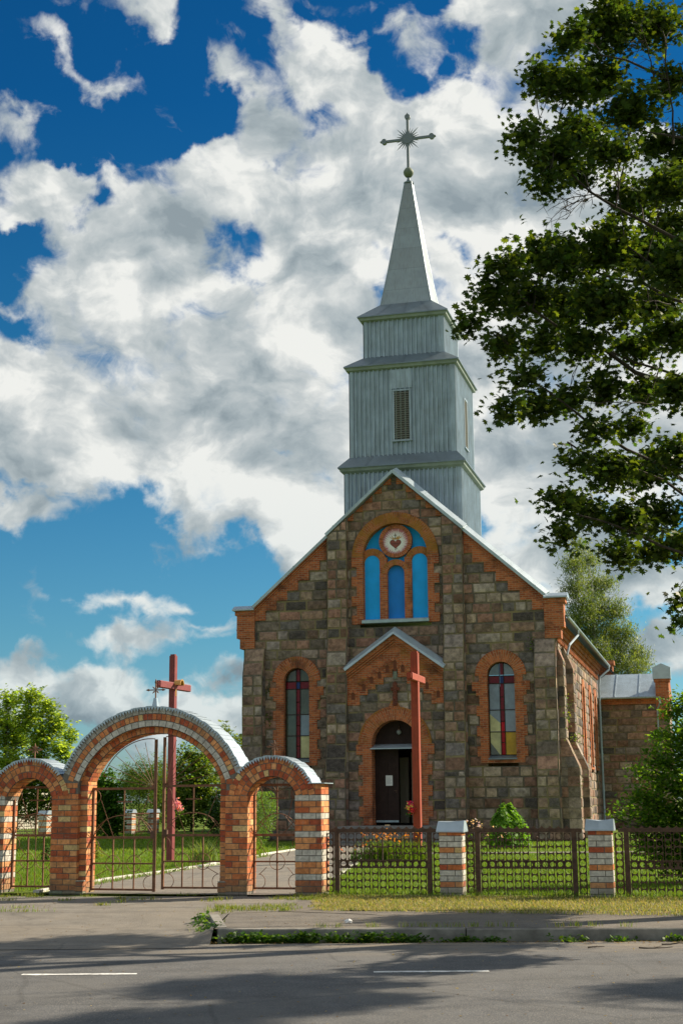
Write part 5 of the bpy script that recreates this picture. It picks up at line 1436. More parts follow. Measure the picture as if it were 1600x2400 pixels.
# ------------------------------------------------------------------ vegetation
RS = np.random.RandomState(5)
T_MAPLE = np.array([(0, -.42), (.10, -.20), (.40, -.30), (.30, -.08), (.52, .06), (.30, .14), (.34, .36), (.13, .24), (0, .56), (-.13, .24), (-.34, .36), (-.30, .14), (-.52, .06), (-.30, -.08), (-.40, -.30), (-.10, -.20)])
T_OVAL = np.array([(0, -.5), (.26, -.22), (.30, .08), (0, .55), (-.30, .08), (-.26, -.22)])
T_DIAM = np.array([(0, -.5), (.30, 0), (0, .5), (-.30, 0)])
T_LONG = np.array([(0, -.6), (.10, -.1), (0, .6), (-.10, -.1)])
T_TUFT = np.array([(0, -.5), (.35, -.15), (.15, -.05), (.45, .3), (.08, .18), (0, .55), (-.12, .2), (-.42, .25), (-.15, 0), (-.3, -.2)])
def foliage(name, cen, size, col, tmpl, parent, up=0.6, fold=.18, hang=0.0, m=None, outward=None):
    cen = np.asarray(cen, dtype=np.float64); N = len(cen); K = len(tmpl)
    nr = RS.normal(size=(N, 3)); nr /= np.linalg.norm(nr, axis=1)[:, None]
    nr[:, 2] = np.abs(nr[:, 2])*1.0+up
    if outward is not None: nr += outward
    nr /= np.linalg.norm(nr, axis=1)[:, None]
    ax = RS.normal(size=(N, 3)); ax[:, 2] -= hang*2
    ax -= nr*np.sum(ax*nr, axis=1)[:, None]; ax /= np.linalg.norm(ax, axis=1)[:, None]
    bx_ = np.cross(nr, ax)
    sz = (np.ones(N)*size*RS.uniform(.7, 1.25, N)) if np.isscalar(size) else size
    tx, ty = tmpl[:, 0], tmpl[:, 1]; tz = -np.abs(tx)*fold*2 - ty**2*fold
    V = cen[:, None, :]+sz[:, None, None]*(bx_[:, None, :]*tx[None, :, None]+ax[:, None, :]*ty[None, :, None]+nr[:, None, :]*tz[None, :, None])
    me = bpy.data.meshes.new(name); me.vertices.add(N*K); me.vertices.foreach_set('co', V.reshape(-1).astype(np.float32))
    me.loops.add(N*K); me.loops.foreach_set('vertex_index', np.arange(N*K, dtype=np.int32))
    me.polygons.add(N); me.polygons.foreach_set('loop_start', np.arange(0, N*K, K, dtype=np.int32)); me.polygons.foreach_set('loop_total', np.full(N, K, dtype=np.int32))
    me.materials.append(m or M_leaf); me.update(calc_edges=True)
    at = me.attributes.new('col', 'FLOAT_COLOR', 'FACE'); c4 = np.ones((N, 4), dtype=np.float32); c4[:, :3] = col; at.data.foreach_set('color', c4.ravel())
    me.validate()
    o = bpy.data.objects.new(name, me); COL.objects.link(o)
    if parent is not None: o.parent = parent
    return o
def leaf_cols(N, base, var=.25, alt=None, altp=0.0):
    c = np.array(base)[None, :]*RS.uniform(1-var, 1+var, (N, 1)); c = c*RS.uniform(.9, 1.1, (N, 3))
    if alt is not None:
        k = RS.rand(N) < altp; c[k] = np.array(alt)[None, :]*RS.uniform(.8, 1.2, (k.sum(), 1))
    return c
def blob_points(blobs, per_m2, clump=.22, npc=16, shell=.55, flat=1.0):
    """leaf positions gathered in clumps inside ellipsoids [(centre, radius), ...]; returns leaves and clump centres"""
    P, Cc = [], []
    for c, r in blobs:
        r = np.array(r if hasattr(r, '__len__') else (r, r, r*flat)); c = np.array(c)
        n = int(per_m2*math.pi*float(np.mean(r))**2); nc = max(3, n//npc)
        d = RS.normal(size=(nc, 3)); d /= np.linalg.norm(d, axis=1)[:, None]
        q = c+d*r*(shell+(1-shell)*RS.rand(nc, 1))**1.0*np.where(RS.rand(nc, 1) < .75, 1, RS.rand(nc, 1))
        Cc.append(q)
        P.append((q[:, None, :]+RS.normal(size=(nc, npc, 3))*clump*np.array([1, 1, .7])*RS.uniform(.5, 1.3, (nc, 1, 1))).reshape(-1, 3))
    return np.concatenate(P), Cc
def limb(mb, a, b, r0, r1, sag=.12, n=6, wob=.06):
    a, b = Vector(a), Vector(b); L = (b-a).length; pts = []; rd = []
    off = Vector((rng.uniform(-1, 1), rng.uniform(-1, 1), rng.uniform(-.3, .6)))*L*wob
    for i in range(n+1):
        t = i/n; p = a.lerp(b, t)+off*math.sin(math.pi*t)+Vector((0, 0, sag*L*math.sin(math.pi*t)*(1-t)))
        p += Vector((rng.uniform(-1, 1), rng.uniform(-1, 1), rng.uniform(-1, 1)))*L*.012
        pts.append(p); rd.append(lerp(r0, r1, t**.8))
    mb.tube(pts, rd, 6 if r0 > .03 else 4, cap=False)
    return pts
def tree(name, label, cat, base, blobs, leaf, size, per_m2, col, tmpl=T_OVAL, var=.25, alt=None, altp=0, trunk_r=.25, trunk_top=None, clump=.22, npc=16, shell=.55, twigs=4, bark=None, group=None, limb_k=.34, mains=(), lm=None, up=.6, hang=0.0, lean=(0, 0), extra=None, flat=1.0):
    root = empty(name, base); tag(root, label, cat, group)
    B = [((c[0]-base[0], c[1]-base[1], c[2]-base[2]), r) for c, r in blobs]
    pts, cl = blob_points(B, per_m2, clump, npc, shell, flat)
    pts = pts[pts[:, 2] > .05]
    foliage('crown', pts, size, leaf_cols(len(pts), col, var, alt, altp), tmpl, root, up, hang=hang, m=lm)
    mb = MB(); ht = trunk_top or max(c[2] for c, r in B)*.8
    tp = [Vector((lean[0]*t+.12*trunk_r*math.sin(7*t), lean[1]*t+.12*trunk_r*math.cos(5*t), ht*t-.1)) for t in [i/9 for i in range(10)]]
    mb.tube(tp, [trunk_r*(1.35 if i == 0 else 1-.8*i/9) for i in range(10)], 10, cap=False)
    web = []
    for tgt, rr in mains:
        tgt = Vector(tgt)-Vector(base); t = min(.92, max(.16, (tgt.z-.55*math.hypot(tgt.x, tgt.y))/ht)); i0 = min(8, int(t*9))
        a = tp[i0].lerp(tp[i0+1], t*9-i0); n_ = 12; P_ = limb(mb, a, tgt, rr, .014, .10, n_, .07)
        web += [(p, lerp(rr, .014, (i/n_)**.8)) for i, p in enumerate(P_) if i > 2]
    for (c, r), q in zip(B, cl):
        if web:
            cv = Vector(c); s, rs = min(web, key=lambda w: (w[0]-cv).length*(1.0 if w[0].x >= cv.x-.3 else 1.6))
            P_ = limb(mb, s, cv, min(rs*.6, .022), .006, .05, 6, .14)
            for k in RS.permutation(len(q))[:twigs]: limb(mb, P_[rng.randint(2, 6)], q[k], .007, .003, .05, 4, .14)
            continue
        t = min(.95, max(.25, (c[2]-.5*math.hypot(c[0], c[1]))/ht)); a = tp[0].lerp(tp[-1], t)
        i0 = min(8, int(t*9)); a = tp[i0].lerp(tp[i0+1], t*9-i0)
        rl = trunk_r*(1-.8*t)*limb_k
        P_ = limb(mb, a, c, rl, max(.012, rl*.3), .10)
        sel = RS.permutation(len(q))[:twigs]
        for k in sel:
            s = P_[rng.randint(3, 6)]; limb(mb, s, q[k], max(.012, rl*.3), .004, .05, 4, .1)
    if extra: extra(mb)
    mb.build('trunk', bark or M_bark, root, True)
    return root
dpx = lambda x, y, Y: tuple(at_y(x*DS, y*DS, Y))

# the street maple whose limbs hang in from the right
MY = 22.6
mp = [(1400, 50, 105, .6), (1310, 90, 50, -.5), (1500, 60, 90, 1.2), (1235, 178, 50, -1.0), (1300, 200, 70, -.6), (1380, 170, 80, .8), (1530, 190, 55, .5), (1450, 245, 75, -.8),
      (1200, 320, 48, -1.4), (1260, 360, 75, -.6), (1330, 310, 80, .9), (1250, 425, 38, -1.2), (1400, 350, 62, -1.6), (1500, 330, 60, 1.8), (1330, 400, 46, .4),
      (1450, 455, 70, .2), (1530, 430, 70, -1.2), (1540, 520, 70, 1.1), (1240, 580, 62, -1.0), (1160, 615, 52, -1.6), (1300, 600, 85, .8), (1390, 570, 90, -.6), (1480, 590, 95, .8), (1560, 620, 80, -1.5),
      (1130, 680, 48, -1.3), (1075, 738, 34, -1.8), (1200, 690, 75, -.4), (1290, 700, 85, 1.2), (1390, 690, 90, -1.0), (1490, 700, 85, 1.5), (1165, 790, 52, -1.0), (1250, 780, 62, .6), (1340, 790, 66, -.7), (1450, 800, 70, .9), (1550, 770, 70, 0),
      (1200, 870, 42, -1.2), (1160, 945, 34, -1.6), (1230, 930, 46, -.9), (1300, 915, 50, .4), (1390, 890, 56, -.3), (1480, 900, 56, 1), (1560, 900, 60, -.8),
      (1370, 985, 44, -.6), (1450, 980, 45, .8), (1320, 1060, 38, -1.2), (1400, 1080, 66, -.4), (1480, 1080, 66, .8), (1550, 1050, 60, -.8), (1290, 1150, 46, -1.2), (1350, 1180, 56, .2), (1290, 1225, 38, -1.0), (1430, 1190, 62, -.3), (1510, 1180, 66, .9), (1420, 1270, 46, -.8), (1500, 1265, 48, .3), (1560, 1250, 50, 0), (1555, 1375, 26, -.6), (1566, 1430, 20, -.6)]
mblobs = []
for x, y, r, dy in mp:
    c = dpx(x, y, MY+dy*1.3); rr = r*DS/3333*MY*.87
    mblobs.append((c, (rr, rr*1.15, rr*.78)))
for k in range(22):                                   # the rest of the crown, beyond the frame
    a = RS.uniform(0, 2*math.pi); hh = RS.uniform(5.5, 18); rad = 5.6*math.sin(min(1, (hh-3.5)/6)*math.pi/2)*math.sqrt(max(.05, 1-((hh-9)/10.5)**2))
    q = rad*RS.uniform(.35, 1.0); c = (8.9+q*math.cos(a), MY+q*math.sin(a)*.9, hh)
    if c[0] > 6.3 or (c[0] > 3.2 and c[2] > 14.8) or (c[2] > 17 and c[0] > 4.5): mblobs.append((c, RS.uniform(.6, 1.0)))
def maple_twigs(mb):
    for (x0, y0), (x1, y1), r in (((1545, 330), (1520, 130), .022), ((1400, 450), (1265, 462), .010), ((1400, 440), (1290, 475), .009), ((1370, 420), (1300, 500), .008), ((1500, 190), (1470, 60), .014), ((1540, 700), (1450, 690), .012), ((1500, 930), (1360, 925), .012)):
        a = Vector(dpx(x0, y0, MY)); b_ = Vector(dpx(x1, y1, MY-.8));         P_ = limb(mb, a-Vector((8.9, MY, 0)), b_-Vector((8.9, MY, 0)), r, .006, .02, 8, .05)
        for k in range(7):
            s = P_[rng.randint(3, 8)]; e_ = s+Vector((rng.uniform(-.5, .1), rng.uniform(-.4, .4), rng.uniform(-.35, .35))); Q = limb(mb, s, e_, .007, .003, .0, 4, .12)
            for _ in range(2): limb(mb, Q[2], Q[2]+Vector((rng.uniform(-.25, .15), rng.uniform(-.2, .2), rng.uniform(-.2, .2))), .004, .002, 0, 3, .1)
tree('maple_tree', 'large dark green maple tree reaching in over the fence from the right', 'tree', (8.9, MY, 0), mblobs, None, .118, 1500, (0.042, 0.078, 0.014), T_MAPLE, .4, (0.11, 0.155, 0.022), .22, .34, 13.5, clump=.145, npc=16, shell=.35, twigs=3, up=.5, extra=maple_twigs, mains=[(dpx(x, y, MY+dy), r) for x, y, dy, r in ((1260, 350, -.8, .075), (1380, 120, .4, .08), (1150, 650, -1.0, .085), (1280, 590, .9, .07), (1200, 860, -.9, .06), (1350, 800, .8, .06), (1300, 1010, -.6, .05), (1310, 1180, -.5, .05), (1450, 1220, .5, .05), (1480, 300, 1.4, .08), (1440, 560, -1.2, .07))]+[((8.9+4*math.cos(a_), MY+4*math.sin(a_), z_), .08) for a_, z_ in ((.3, 8), (1.4, 10), (-1.2, 7.5), (-.5, 12), (.9, 13.5), (2.2, 14), (4.0, 11))])

m2 = copy_tree(bpy.data.objects['maple_tree']); m2.location = (18.6, 18.2, 0); m2.rotation_euler = (0, 0, R(150)); m2.scale = (.95, .95, .95)  # unseen tree added to cast more shade on the road
tag(m2, 'second maple, unseen beyond the right edge, added to shade the road', 'tree')
def px_blobs(lst, Y, k=1.0, jitter=.5):
    out = []
    for x, y, r in lst:
        c = at_y(x*DS, y*DS, Y+rng.uniform(-jitter, jitter)); out.append((tuple(c), r*DS/3333*Y*k))
    return out
# far left tree beyond the churchyard
Yt = 88
tree('ash_tree', 'tall light green leafy tree behind the small left arch', 'tree', (-20.6, Yt, 0), px_blobs([(75, 1600, 34), (30, 1610, 36), (110, 1630, 34), (60, 1650, 46), (5, 1660, 46), (130, 1665, 36), (160, 1690, 24), (100, 1690, 44), (40, 1700, 48), (-20, 1700, 48), (140, 1720, 32), (85, 1735, 36), (20, 1750, 40), (-40, 1640, 44), (-60, 1710, 50), (150, 1740, 22), (60, 1780, 40), (110, 1790, 34)], Yt, .80, 1.2),
     None, .25, 360, (0.23, 0.33, 0.07), T_TUFT, .3, (0.30, 0.40, 0.09), .3, .28, 6.5, lm=M_leaf_glow, clump=.22, npc=10, shell=.4, twigs=3, up=.9)
tree('lime_tree', 'light green treetop between the wide arch and the church', 'tree', (-9.0, 112, 0), px_blobs([(515, 1680, 22), (500, 1700, 28), (540, 1705, 30), (520, 1740, 36), (480, 1740, 26), (560, 1750, 30), (510, 1790, 40)], 112, 1, 1), None, .3, 120, (0.13, 0.185, 0.03), T_TUFT, .3, (0.19, 0.24, 0.04), .3, .3, 6, clump=.3, npc=9, shell=.4, up=.9)
Ys = 84
def shrub(name, label, base_px, blobs, Y, size, dens, col, alt=None, altp=.25, tmpl=T_OVAL, group=None, **kw):
    x = at_y(base_px*DS, 1900, Y).x
    return tree(name, label, 'shrub', (x, Y, 0), px_blobs(blobs, Y, 1.05, kw.pop('jit', .5)), None, size, dens*1.35, tuple(1.45*q for q in col), tmpl, .3, tuple(1.3*q for q in alt) if alt else None, altp, kw.pop('tr', .06), kw.pop('tt', None), clump=kw.pop('clump', .16), npc=10, shell=.4, twigs=3, group=group, **kw)
shrub('lilac_bush', 'glossy dark green bush just left inside the wide arch', 245, [(245, 1800, 30), (230, 1830, 32), (265, 1830, 28), (240, 1860, 36), (268, 1865, 26), (240, 1890, 32), (220, 1880, 26), (262, 1895, 26)], 68, .17, 420, (0.040, 0.095, 0.012), (0.07, 0.15, 0.02), .4)
shrub('willow_bush', 'tall grey green bush behind the far fence, left half of the wide arch', 320, [(300, 1770, 26), (330, 1765, 28), (360, 1760, 28), (290, 1800, 32), (330, 1800, 36), (370, 1795, 34), (310, 1840, 36), (350, 1840, 36), (300, 1870, 26), (385, 1840, 30), (345, 1880, 30)], Ys, .20, 230, (0.065, 0.115, 0.022), (0.11, 0.16, 0.04), .3, T_LONG, clump=.2)
shrub('elder_bush', 'large bush behind the maroon cross, pale green at its top', 440, [(430, 1730, 22), (455, 1745, 30), (420, 1765, 34), (470, 1775, 30), (440, 1795, 40), (480, 1815, 34), (420, 1830, 38), (460, 1845, 38), (430, 1875, 32), (490, 1860, 30), (400, 1850, 28)], Ys-2, .2, 230, (0.07, 0.12, 0.018), (0.14, 0.19, 0.04), .4, clump=.2)
shrub('hazel_bush', 'dark bush behind the small left arch, over the distant iron fence', 110, [(80, 1790, 30), (115, 1800, 30), (60, 1830, 34), (100, 1840, 34), (140, 1835, 30), (80, 1870, 26), (30, 1850, 34), (180, 1840, 34), (170, 1870, 26)], Ys+4, .2, 230, (0.06, 0.105, 0.018), (0.12, 0.16, 0.03), .3, clump=.2)
shrub('currant_bush', 'low bright green bush at the foot of the hedge, right of the two far posts', 405, [(395, 1880, 16), (415, 1875, 16), (375, 1885, 12), (405, 1893, 14)], 80.5, .16, 380, (0.12, 0.19, 0.03), (0.16, 0.24, 0.04), .3, tr=.03)
shrub('yew_bush', 'dark bush beside the right pillar of the wide arch', 492, [(490, 1870, 16), (497, 1890, 18), (484, 1895, 14), (496, 1850, 12)], 66, .15, 420, (0.035, 0.075, 0.015), tr=.03)
# backdrop trees that close the view to the left
for k, (x, h_) in enumerate(((-44, 9), (-36, 7.5), (-29, 8), (-13.5, 4.2), (-6, 5.0), (2, 6), (30, 8), (40, 9), (50, 8))):
    b_ = [((x+rng.uniform(-2, 2), 104+rng.uniform(-2, 2), h_*rng.uniform(.3, .8)), rng.uniform(1.3, 2.1)*h_/7) for _ in range(9)]+[((x, 104, h_*.85), 1.4*h_/7)]
    if x in (-44, 40, 50, -36): continue
    labs = {-29: 'round green tree at the left edge beyond the churchyard', -13.5: 'low tree behind the far bushes, left of the maroon cross', -6: 'low tree behind the far bushes, close to the left church buttress', 2: 'tree behind the church', 30: 'tree far behind the transept'}
    if x in (2,): continue
    tree('field_tree', labs[x], 'tree', (x, 104, 0), b_, None, .33, 95, (0.08, 0.13, 0.022), T_TUFT, .3, (0.13, 0.18, 0.03), .3, .2, clump=.32, npc=9, shell=.4, up=.8)
# birch behind the church
Yb = 100
bb = [(1330, 1258, 22), (1318, 1300, 34), (1352, 1290, 28), (1320, 1350, 40), (1365, 1345, 36), (1395, 1340, 22), (1335, 1400, 46), (1380, 1400, 42), (1415, 1400, 30), (1350, 1450, 46), (1400, 1455, 44), (1440, 1455, 30), (1370, 1500, 46), (1420, 1500, 42), (1465, 1500, 28), (1400, 1545, 44), (1450, 1540, 38), (1480, 1530, 18), (1320, 1440, 34), (1310, 1490, 30), (1340, 1550, 40), (1310, 1600, 40), (1380, 1600, 40), (1440, 1600, 40)]
tree('birch_tree', 'tall silvery green birch behind the church roof', 'tree', (at_y(1365*DS, 1500, Yb).x, Yb, 0), [(c, (r*.95, r*.95, r*1.15)) for c, r in px_blobs(bb, Yb, 1.0, 1.2)], None, .25, 420, (0.12, 0.175, 0.05), T_LONG, .35, (0.22, 0.27, 0.11), .3, .24, 17, clump=.3, npc=10, shell=.35, twigs=6, bark=M_birchbark, up=.2, hang=.9)
# bush at the right edge behind the fence
lb = [(1540, 1640, 30), (1568, 1620, 34), (1520, 1690, 26), (1560, 1690, 40), (1500, 1740, 30), (1545, 1745, 46), (1475, 1775, 24), (1520, 1800, 44), (1565, 1800, 46), (1470, 1830, 30), (1500, 1850, 40), (1550, 1860, 44), (1435, 1868, 22), (1480, 1885, 34), (1540, 1900, 40), (1415, 1880, 12), (1600, 1700, 60), (1610, 1800, 60), (1600, 1880, 60), (1650, 1750, 70), (1660, 1850, 70), (1520, 1930, 46), (1570, 1950, 46), (1460, 1915, 26), (1490, 1950, 32), (1540, 1985, 40), (1600, 1970, 60), (1660, 1950, 60), (1610, 1600, 40)]
tree('linden_bush', 'broad leafy green bush with glowing leaves behind the right end of the fence', 'bush', (at_y(1600*DS, 1900, 28.3).x, 28.3, 0), px_blobs(lb, 28.3, 1.0, .55), None, .085, 1400, (0.075, 0.155, 0.02), T_OVAL, .35, (0.16, 0.26, 0.03), .25, .09, 2.2, lm=M_leaf_glow, clump=.13, npc=12, shell=.4, twigs=4, up=.55)
# bright thuja in front of the wall
def thuja(base, h, w, label, col, n, size):
    root = empty('thuja_bush', base); tag(root, label, 'shrub')
    z = RS.rand(n)**.95*h; a = RS.uniform(0, 2*math.pi, n); lob = np.sin(a*3+1)*.16+np.sin(a*5+z*4)*.14+np.sin(z*9+a*2)*.10
    prof = np.sqrt(np.clip(1-((z/h-.36)/.66)**2, 0, 1))*w/2*(1.08-.30*z/h); rr = prof*(1+lob+RS.normal(size=n)*.10)*np.where(RS.rand(n) < .8, 1, RS.rand(n))
    z = z*(1+.12*np.sin(a*2+.7)*(z/h))+RS.normal(size=n)*.03
    P_ = np.stack([rr*np.cos(a), rr*np.sin(a), np.maximum(z, .03)], 1); out = np.stack([np.cos(a), np.sin(a), .3+0*a], 1)*.8
    foliage('foliage', P_, size, leaf_cols(n, col, .3, tuple(1.5*q for q in col), .25), T_TUFT, root, .2, outward=out)
    mb = MB(); mb.tube([(0, 0, -.1), (0, 0, h*.7)], [.04, .015], 6); mb.build('stem', M_bark, root)
    return root
thuja((5.52, 49.5, 0), 1.36, 1.12, 'rounded bright green thuja in front of the church wall', (0.11, 0.23, 0.027), 2600, .13)
thuja((-7.25, 42.5, 0), .50, .32, 'little yellow green conical thuja on the lawn inside the wide arch', (0.16, 0.19, 0.02), 500, .06)
thuja((-8.45, 41.5, 0), .42, .28, 'little green conical thuja on the lawn inside the small left arch', (0.06, 0.13, 0.02), 420, .06)
# strap-leaved clumps
def blades_mesh(name, P_, L, W, lean, col, parent, m=None, seg=3):
    """arching blades: P_ bases (N,3)"""
    N = len(P_); a = RS.uniform(0, 2*math.pi, N); ln = lean*RS.uniform(.3, 1.2, N); L = L*RS.uniform(.6, 1.2, N); W = W*RS.uniform(.7, 1.2, N)
    d = np.stack([np.cos(a), np.sin(a), 0*a], 1); s_ = np.stack([-np.sin(a), np.cos(a), 0*a], 1)
    rows = []
    for i in range(seg+1):
        t = i/seg; c = P_+d*(ln*L*t**1.8)[:, None]; c = c+np.array([0, 0, 1.0])*(L*(t-.35*ln*t**3))[:, None]
        w = W*(1-t**1.5)*.5
        rows.append(c-s_*w[:, None]); rows.append(c+s_*w[:, None])
    V = np.stack(rows, 1); K = 2*(seg+1)
    F = np.array([[2*i, 2*i+1, 2*i+3, 2*i+2] for i in range(seg)])
    idx = (np.arange(N)[:, None, None]*K+F[None]).reshape(-1)
    me = bpy.data.meshes.new(name); me.vertices.add(N*K); me.vertices.foreach_set('co', V.reshape(-1).astype(np.float32))
    nf = N*seg; me.loops.add(nf*4); me.loops.foreach_set('vertex_index', idx.astype(np.int32)); me.polygons.add(nf)
    me.polygons.foreach_set('loop_start', np.arange(0, nf*4, 4, dtype=np.int32)); me.polygons.foreach_set('loop_total', np.full(nf, 4, dtype=np.int32))
    me.materials.append(m or M_grass); me.update(calc_edges=True)
    at = me.attributes.new('col', 'FLOAT_COLOR', 'FACE'); c4 = np.ones((nf, 4), dtype=np.float32); c4[:, :3] = np.repeat(col, seg, axis=0); at.data.foreach_set('color', c4.ravel())
    o = bpy.data.objects.new(name, me); COL.objects.link(o)
    if parent is not None: o.parent = parent
    return o
def lily(base, label, n, L, w, col, flower=None, group=None):
    root = empty('daylily_clump', base); tag(root, label, 'plant', group)
    P_ = np.stack([RS.normal(size=n)*w, RS.normal(size=n)*w*.7, 0*RS.rand(n)], 1)
    blades_mesh('leaves', P_, L, .028, .8, leaf_cols(n, col, .3), root, seg=4)
    if flower:
        fc, k = flower
        q = np.stack([RS.normal(size=k)*w*1.1, RS.normal(size=k)*w*.8, L*RS.uniform(.75, 1.15, k)], 1)
        q = (q[:, None, :]+RS.normal(size=(k, 5, 3))*.035).reshape(-1, 3)
        for i in range(k): foliage('blossom', q[i*5:i*5+5], .085, leaf_cols(5, fc, .25), T_DIAM, root, .5)
        st = MB()
        for p in q[::10]: st.tube([(p[0]*.6, p[1]*.6, 0), tuple(p)], .006, 4)
        st.build('stalks', M_bark, root)
    return root
GL = (0.13, 0.21, 0.03)
lily((-3.75, 39.2, 0), 'pale strap leaved plant beside the path, right of the maroon cross', 140, .75, .18, (0.17, 0.23, 0.07))
lily((-2.85, 44.2, 0), 'bright green strap leaved plant at the path edge, seen through the small right arch', 200, .65, .22, (0.20, 0.30, 0.03))
lily((1.05, 39.0, 0), 'orange lilies behind the iron fence, on the left of the bed', 420, .75, .26, GL, ((0.60, 0.22, 0.03), 30))
lily((1.65, 39.6, 0), 'lush lily leaves with few orange flowers, close to the brick red cross', 480, .68, .28, GL, ((0.60, 0.26, 0.04), 7))
lily((.55, 40.4, 0), 'low dark leaves at the path side of the lily bed', 200, .40, .22, (0.05, 0.11, 0.03), ((0.6, 0.16, 0.03), 5))
# feathery asparagus by the church
root = empty('asparagus_fern', (-3.05, 47.5, 0)); tag(root, 'feathery pale green asparagus bush seen through the small right arch', 'plant')
n = 7000; a = RS.uniform(0, 2*math.pi, n); z = RS.rand(n)**.8*1.95; rr = (.25+.55*np.sin(np.clip(z/1.95, 0, 1)*math.pi*.85))*np.sqrt(RS.rand(n))
foliage('fronds', np.stack([rr*np.cos(a)+.12*z, rr*np.sin(a), z], 1), .09, leaf_cols(n, (0.13, 0.23, 0.05), .3), T_LONG, root, .3)
mb = MB()
for k in range(14): mb.tube([(rng.uniform(-.1, .1), rng.uniform(-.1, .1), 0), (rng.uniform(-.3, .4), rng.uniform(-.3, .3), 1.5)], .008, 4)
mb.build('stalks', mat('green_stalk', (0.10, 0.16, 0.04), .8), root)
def small_flowers(base, label, fc, n, h, w, name='phlox_plant'):
    root = empty(name, base); tag(root, label, 'plant')
    q = np.stack([RS.normal(size=n*4)*w, RS.normal(size=n*4)*w, h*RS.rand(n*4)*.85], 1); foliage('leaves', q, .085, leaf_cols(n*4, (0.06, 0.12, 0.02), .3), T_OVAL, root)
    q = np.stack([RS.normal(size=n)*w*1.1, RS.normal(size=n)*w, h*RS.uniform(.85, 1.08, n)], 1); q = (q[:, None]+RS.normal(size=(n, 4, 3))*.025).reshape(-1, 3); [foliage('blossom', q[i*4:i*4+4], .06, leaf_cols(4, fc, .2), T_DIAM, root) for i in range(n)]
    mb = MB()
    for p in q[::8]: mb.tube([(p[0]*.5, p[1]*.5, -.03), tuple(p)], .006, 4)
    mb.build('stalks', M_bark, root)
    return root
small_flowers((2.92, 32.5, 0), 'pale pink phlox flowers behind the left brick post', (0.65, 0.45, 0.50), 16, 1.12, .13)
small_flowers((3.35, 33.2, 0), 'leafy plant with few pink blooms behind the fence, left of the thuja', (0.55, 0.35, 0.42), 4, .85, .2)
# artificial flowers tied to the crosses
def bouquet(p, label, cols):
    root = empty('flower_bouquet', p); tag(root, label, 'flowers')
    for k, c in enumerate(cols):
        q = RS.normal(size=(46, 3))*.045+np.array([.05*math.cos(k*2.3), -.02, .075*k-.05]); foliage('blossom', q, .07, leaf_cols(46, c, .15), T_DIAM, root, .0)
    q = RS.normal(size=(26, 3))*.06+np.array([0, 0, -.13]); foliage('leaves', q, .075, leaf_cols(26, (0.06, 0.14, 0.03), .3), T_OVAL, root)
bouquet((-4.60, 40.35, 1.50), 'pink artificial flowers tied to the maroon cross', ((0.72, 0.30, 0.55), (0.75, 0.36, 0.62), (0.70, 0.28, 0.5)))
bouquet((1.82, 39.86, 1.42), 'red and yellow artificial flowers tied to the brick red cross', ((0.66, 0.06, 0.13), (0.70, 0.62, 0.18), (0.62, 0.04, 0.20)))
# seedlings rooted in the church masonry
def wall_plant(lx, ly, lz, w, h, n, label):
    p = Mw @ Vector((lx, ly, lz)); root = empty('wall_plant', p); tag(root, label, 'plant', 'plants rooted in the masonry')
    q = RS.normal(size=(n, 3))*np.array([w/2, w/2, h/2]); foliage('leaves', q, .09, leaf_cols(n, (0.09, 0.17, 0.025), .3, (0.25, 0.26, 0.04), .15), T_OVAL, root)
    mb = MB(); 
    for k in range(4): mb.tube([(0, .12, -h*.3), (q[k][0], q[k][1], q[k][2])], .008, 4)
    mb.build('stems', M_bark, root)
# grass and weeds
def grass_patch(name, label, N, sampler, L, W, lean, cols, mat_=None):
    P_ = sampler(N); c = np.concatenate([leaf_cols(int(len(P_)*f)+1, col, .3) for col, f in cols])[:len(P_)]; RS.shuffle(c)
    o = blades_mesh(name, P_, L, W, lean, c, None, mat_, seg=2); return tag(o, label, 'grass', kind='stuff')
def area(xa, xb, ya, yb, dz=0.01, test=None):
    def f(N):
        P_ = np.stack([RS.uniform(xa, xb, N), RS.uniform(ya, yb, N)], 1)
        if test: P_ = P_[[bool(test(x, y)) for x, y in P_]]
        return np.array([(x, y, hz(x, y)+dz) for x, y in P_])
    return f
STRAW = (0.37, 0.32, 0.18); DRYG = (0.24, 0.25, 0.075); GRN = (0.15, 0.23, 0.03); LUSH = (0.12, 0.23, 0.025)
on_verge = lambda x, y: y > dry_y(x)+.05*math.sin(x*9) and y < fence_y(x)-.05 and x > -.45-.12*math.sin(y*5)
grass_patch('verge_grass', 'short dry straw coloured grass between the sidewalk and the fence', 60000, area(-.7, 9, 18.9, 25.8, .016, on_verge), .055, .010, .9, ((STRAW, .48), (DRYG, .36), (GRN, .16)))
grass_patch('fence_grass', 'green grass growing along the foot of the iron fence', 20000, area(-.45, 9, 22, 26.5, .01, lambda x, y: -.35 < fence_y(x)-y < .10+.55*RS.rand()**2), .13, .010, .7, ((GRN, .6), (LUSH, .4)))
patchy = lambda x, y: (math.sin(x*1.7+y*.9)+math.sin(x*.6-y*1.3)) > -1.2*RS.rand()
grass_patch('lawn_grass', 'green lawn of the churchyard behind the gateway and fence', 110000, area(-11, 10, 24.2, 44, .01, lambda x, y: y > fence_y(x)+.35 and not (lerp(-5.6, -3.3, (y-26)/12)-.02 < x < lerp(-.7, .3, (y-26)/12))), .095, .014, .8, ((GRN, .45), (LUSH, .35), ((0.17, 0.24, 0.035), .2)))
grass_patch('lawn_grass_far', 'green lawn of the churchyard near the church', 50000, area(-16, 16, 44, 76, .01, lambda x, y: not (-2.6+.19*(y-46) < x < 1.0+.2*(y-46)) and not (x > .4 and 44 < y < 46.3) and y < 56+(76-56)*(x < -4)), .12, .03, .8, ((GRN, .5), (LUSH, .3), ((0.16, 0.23, 0.035), .2)))
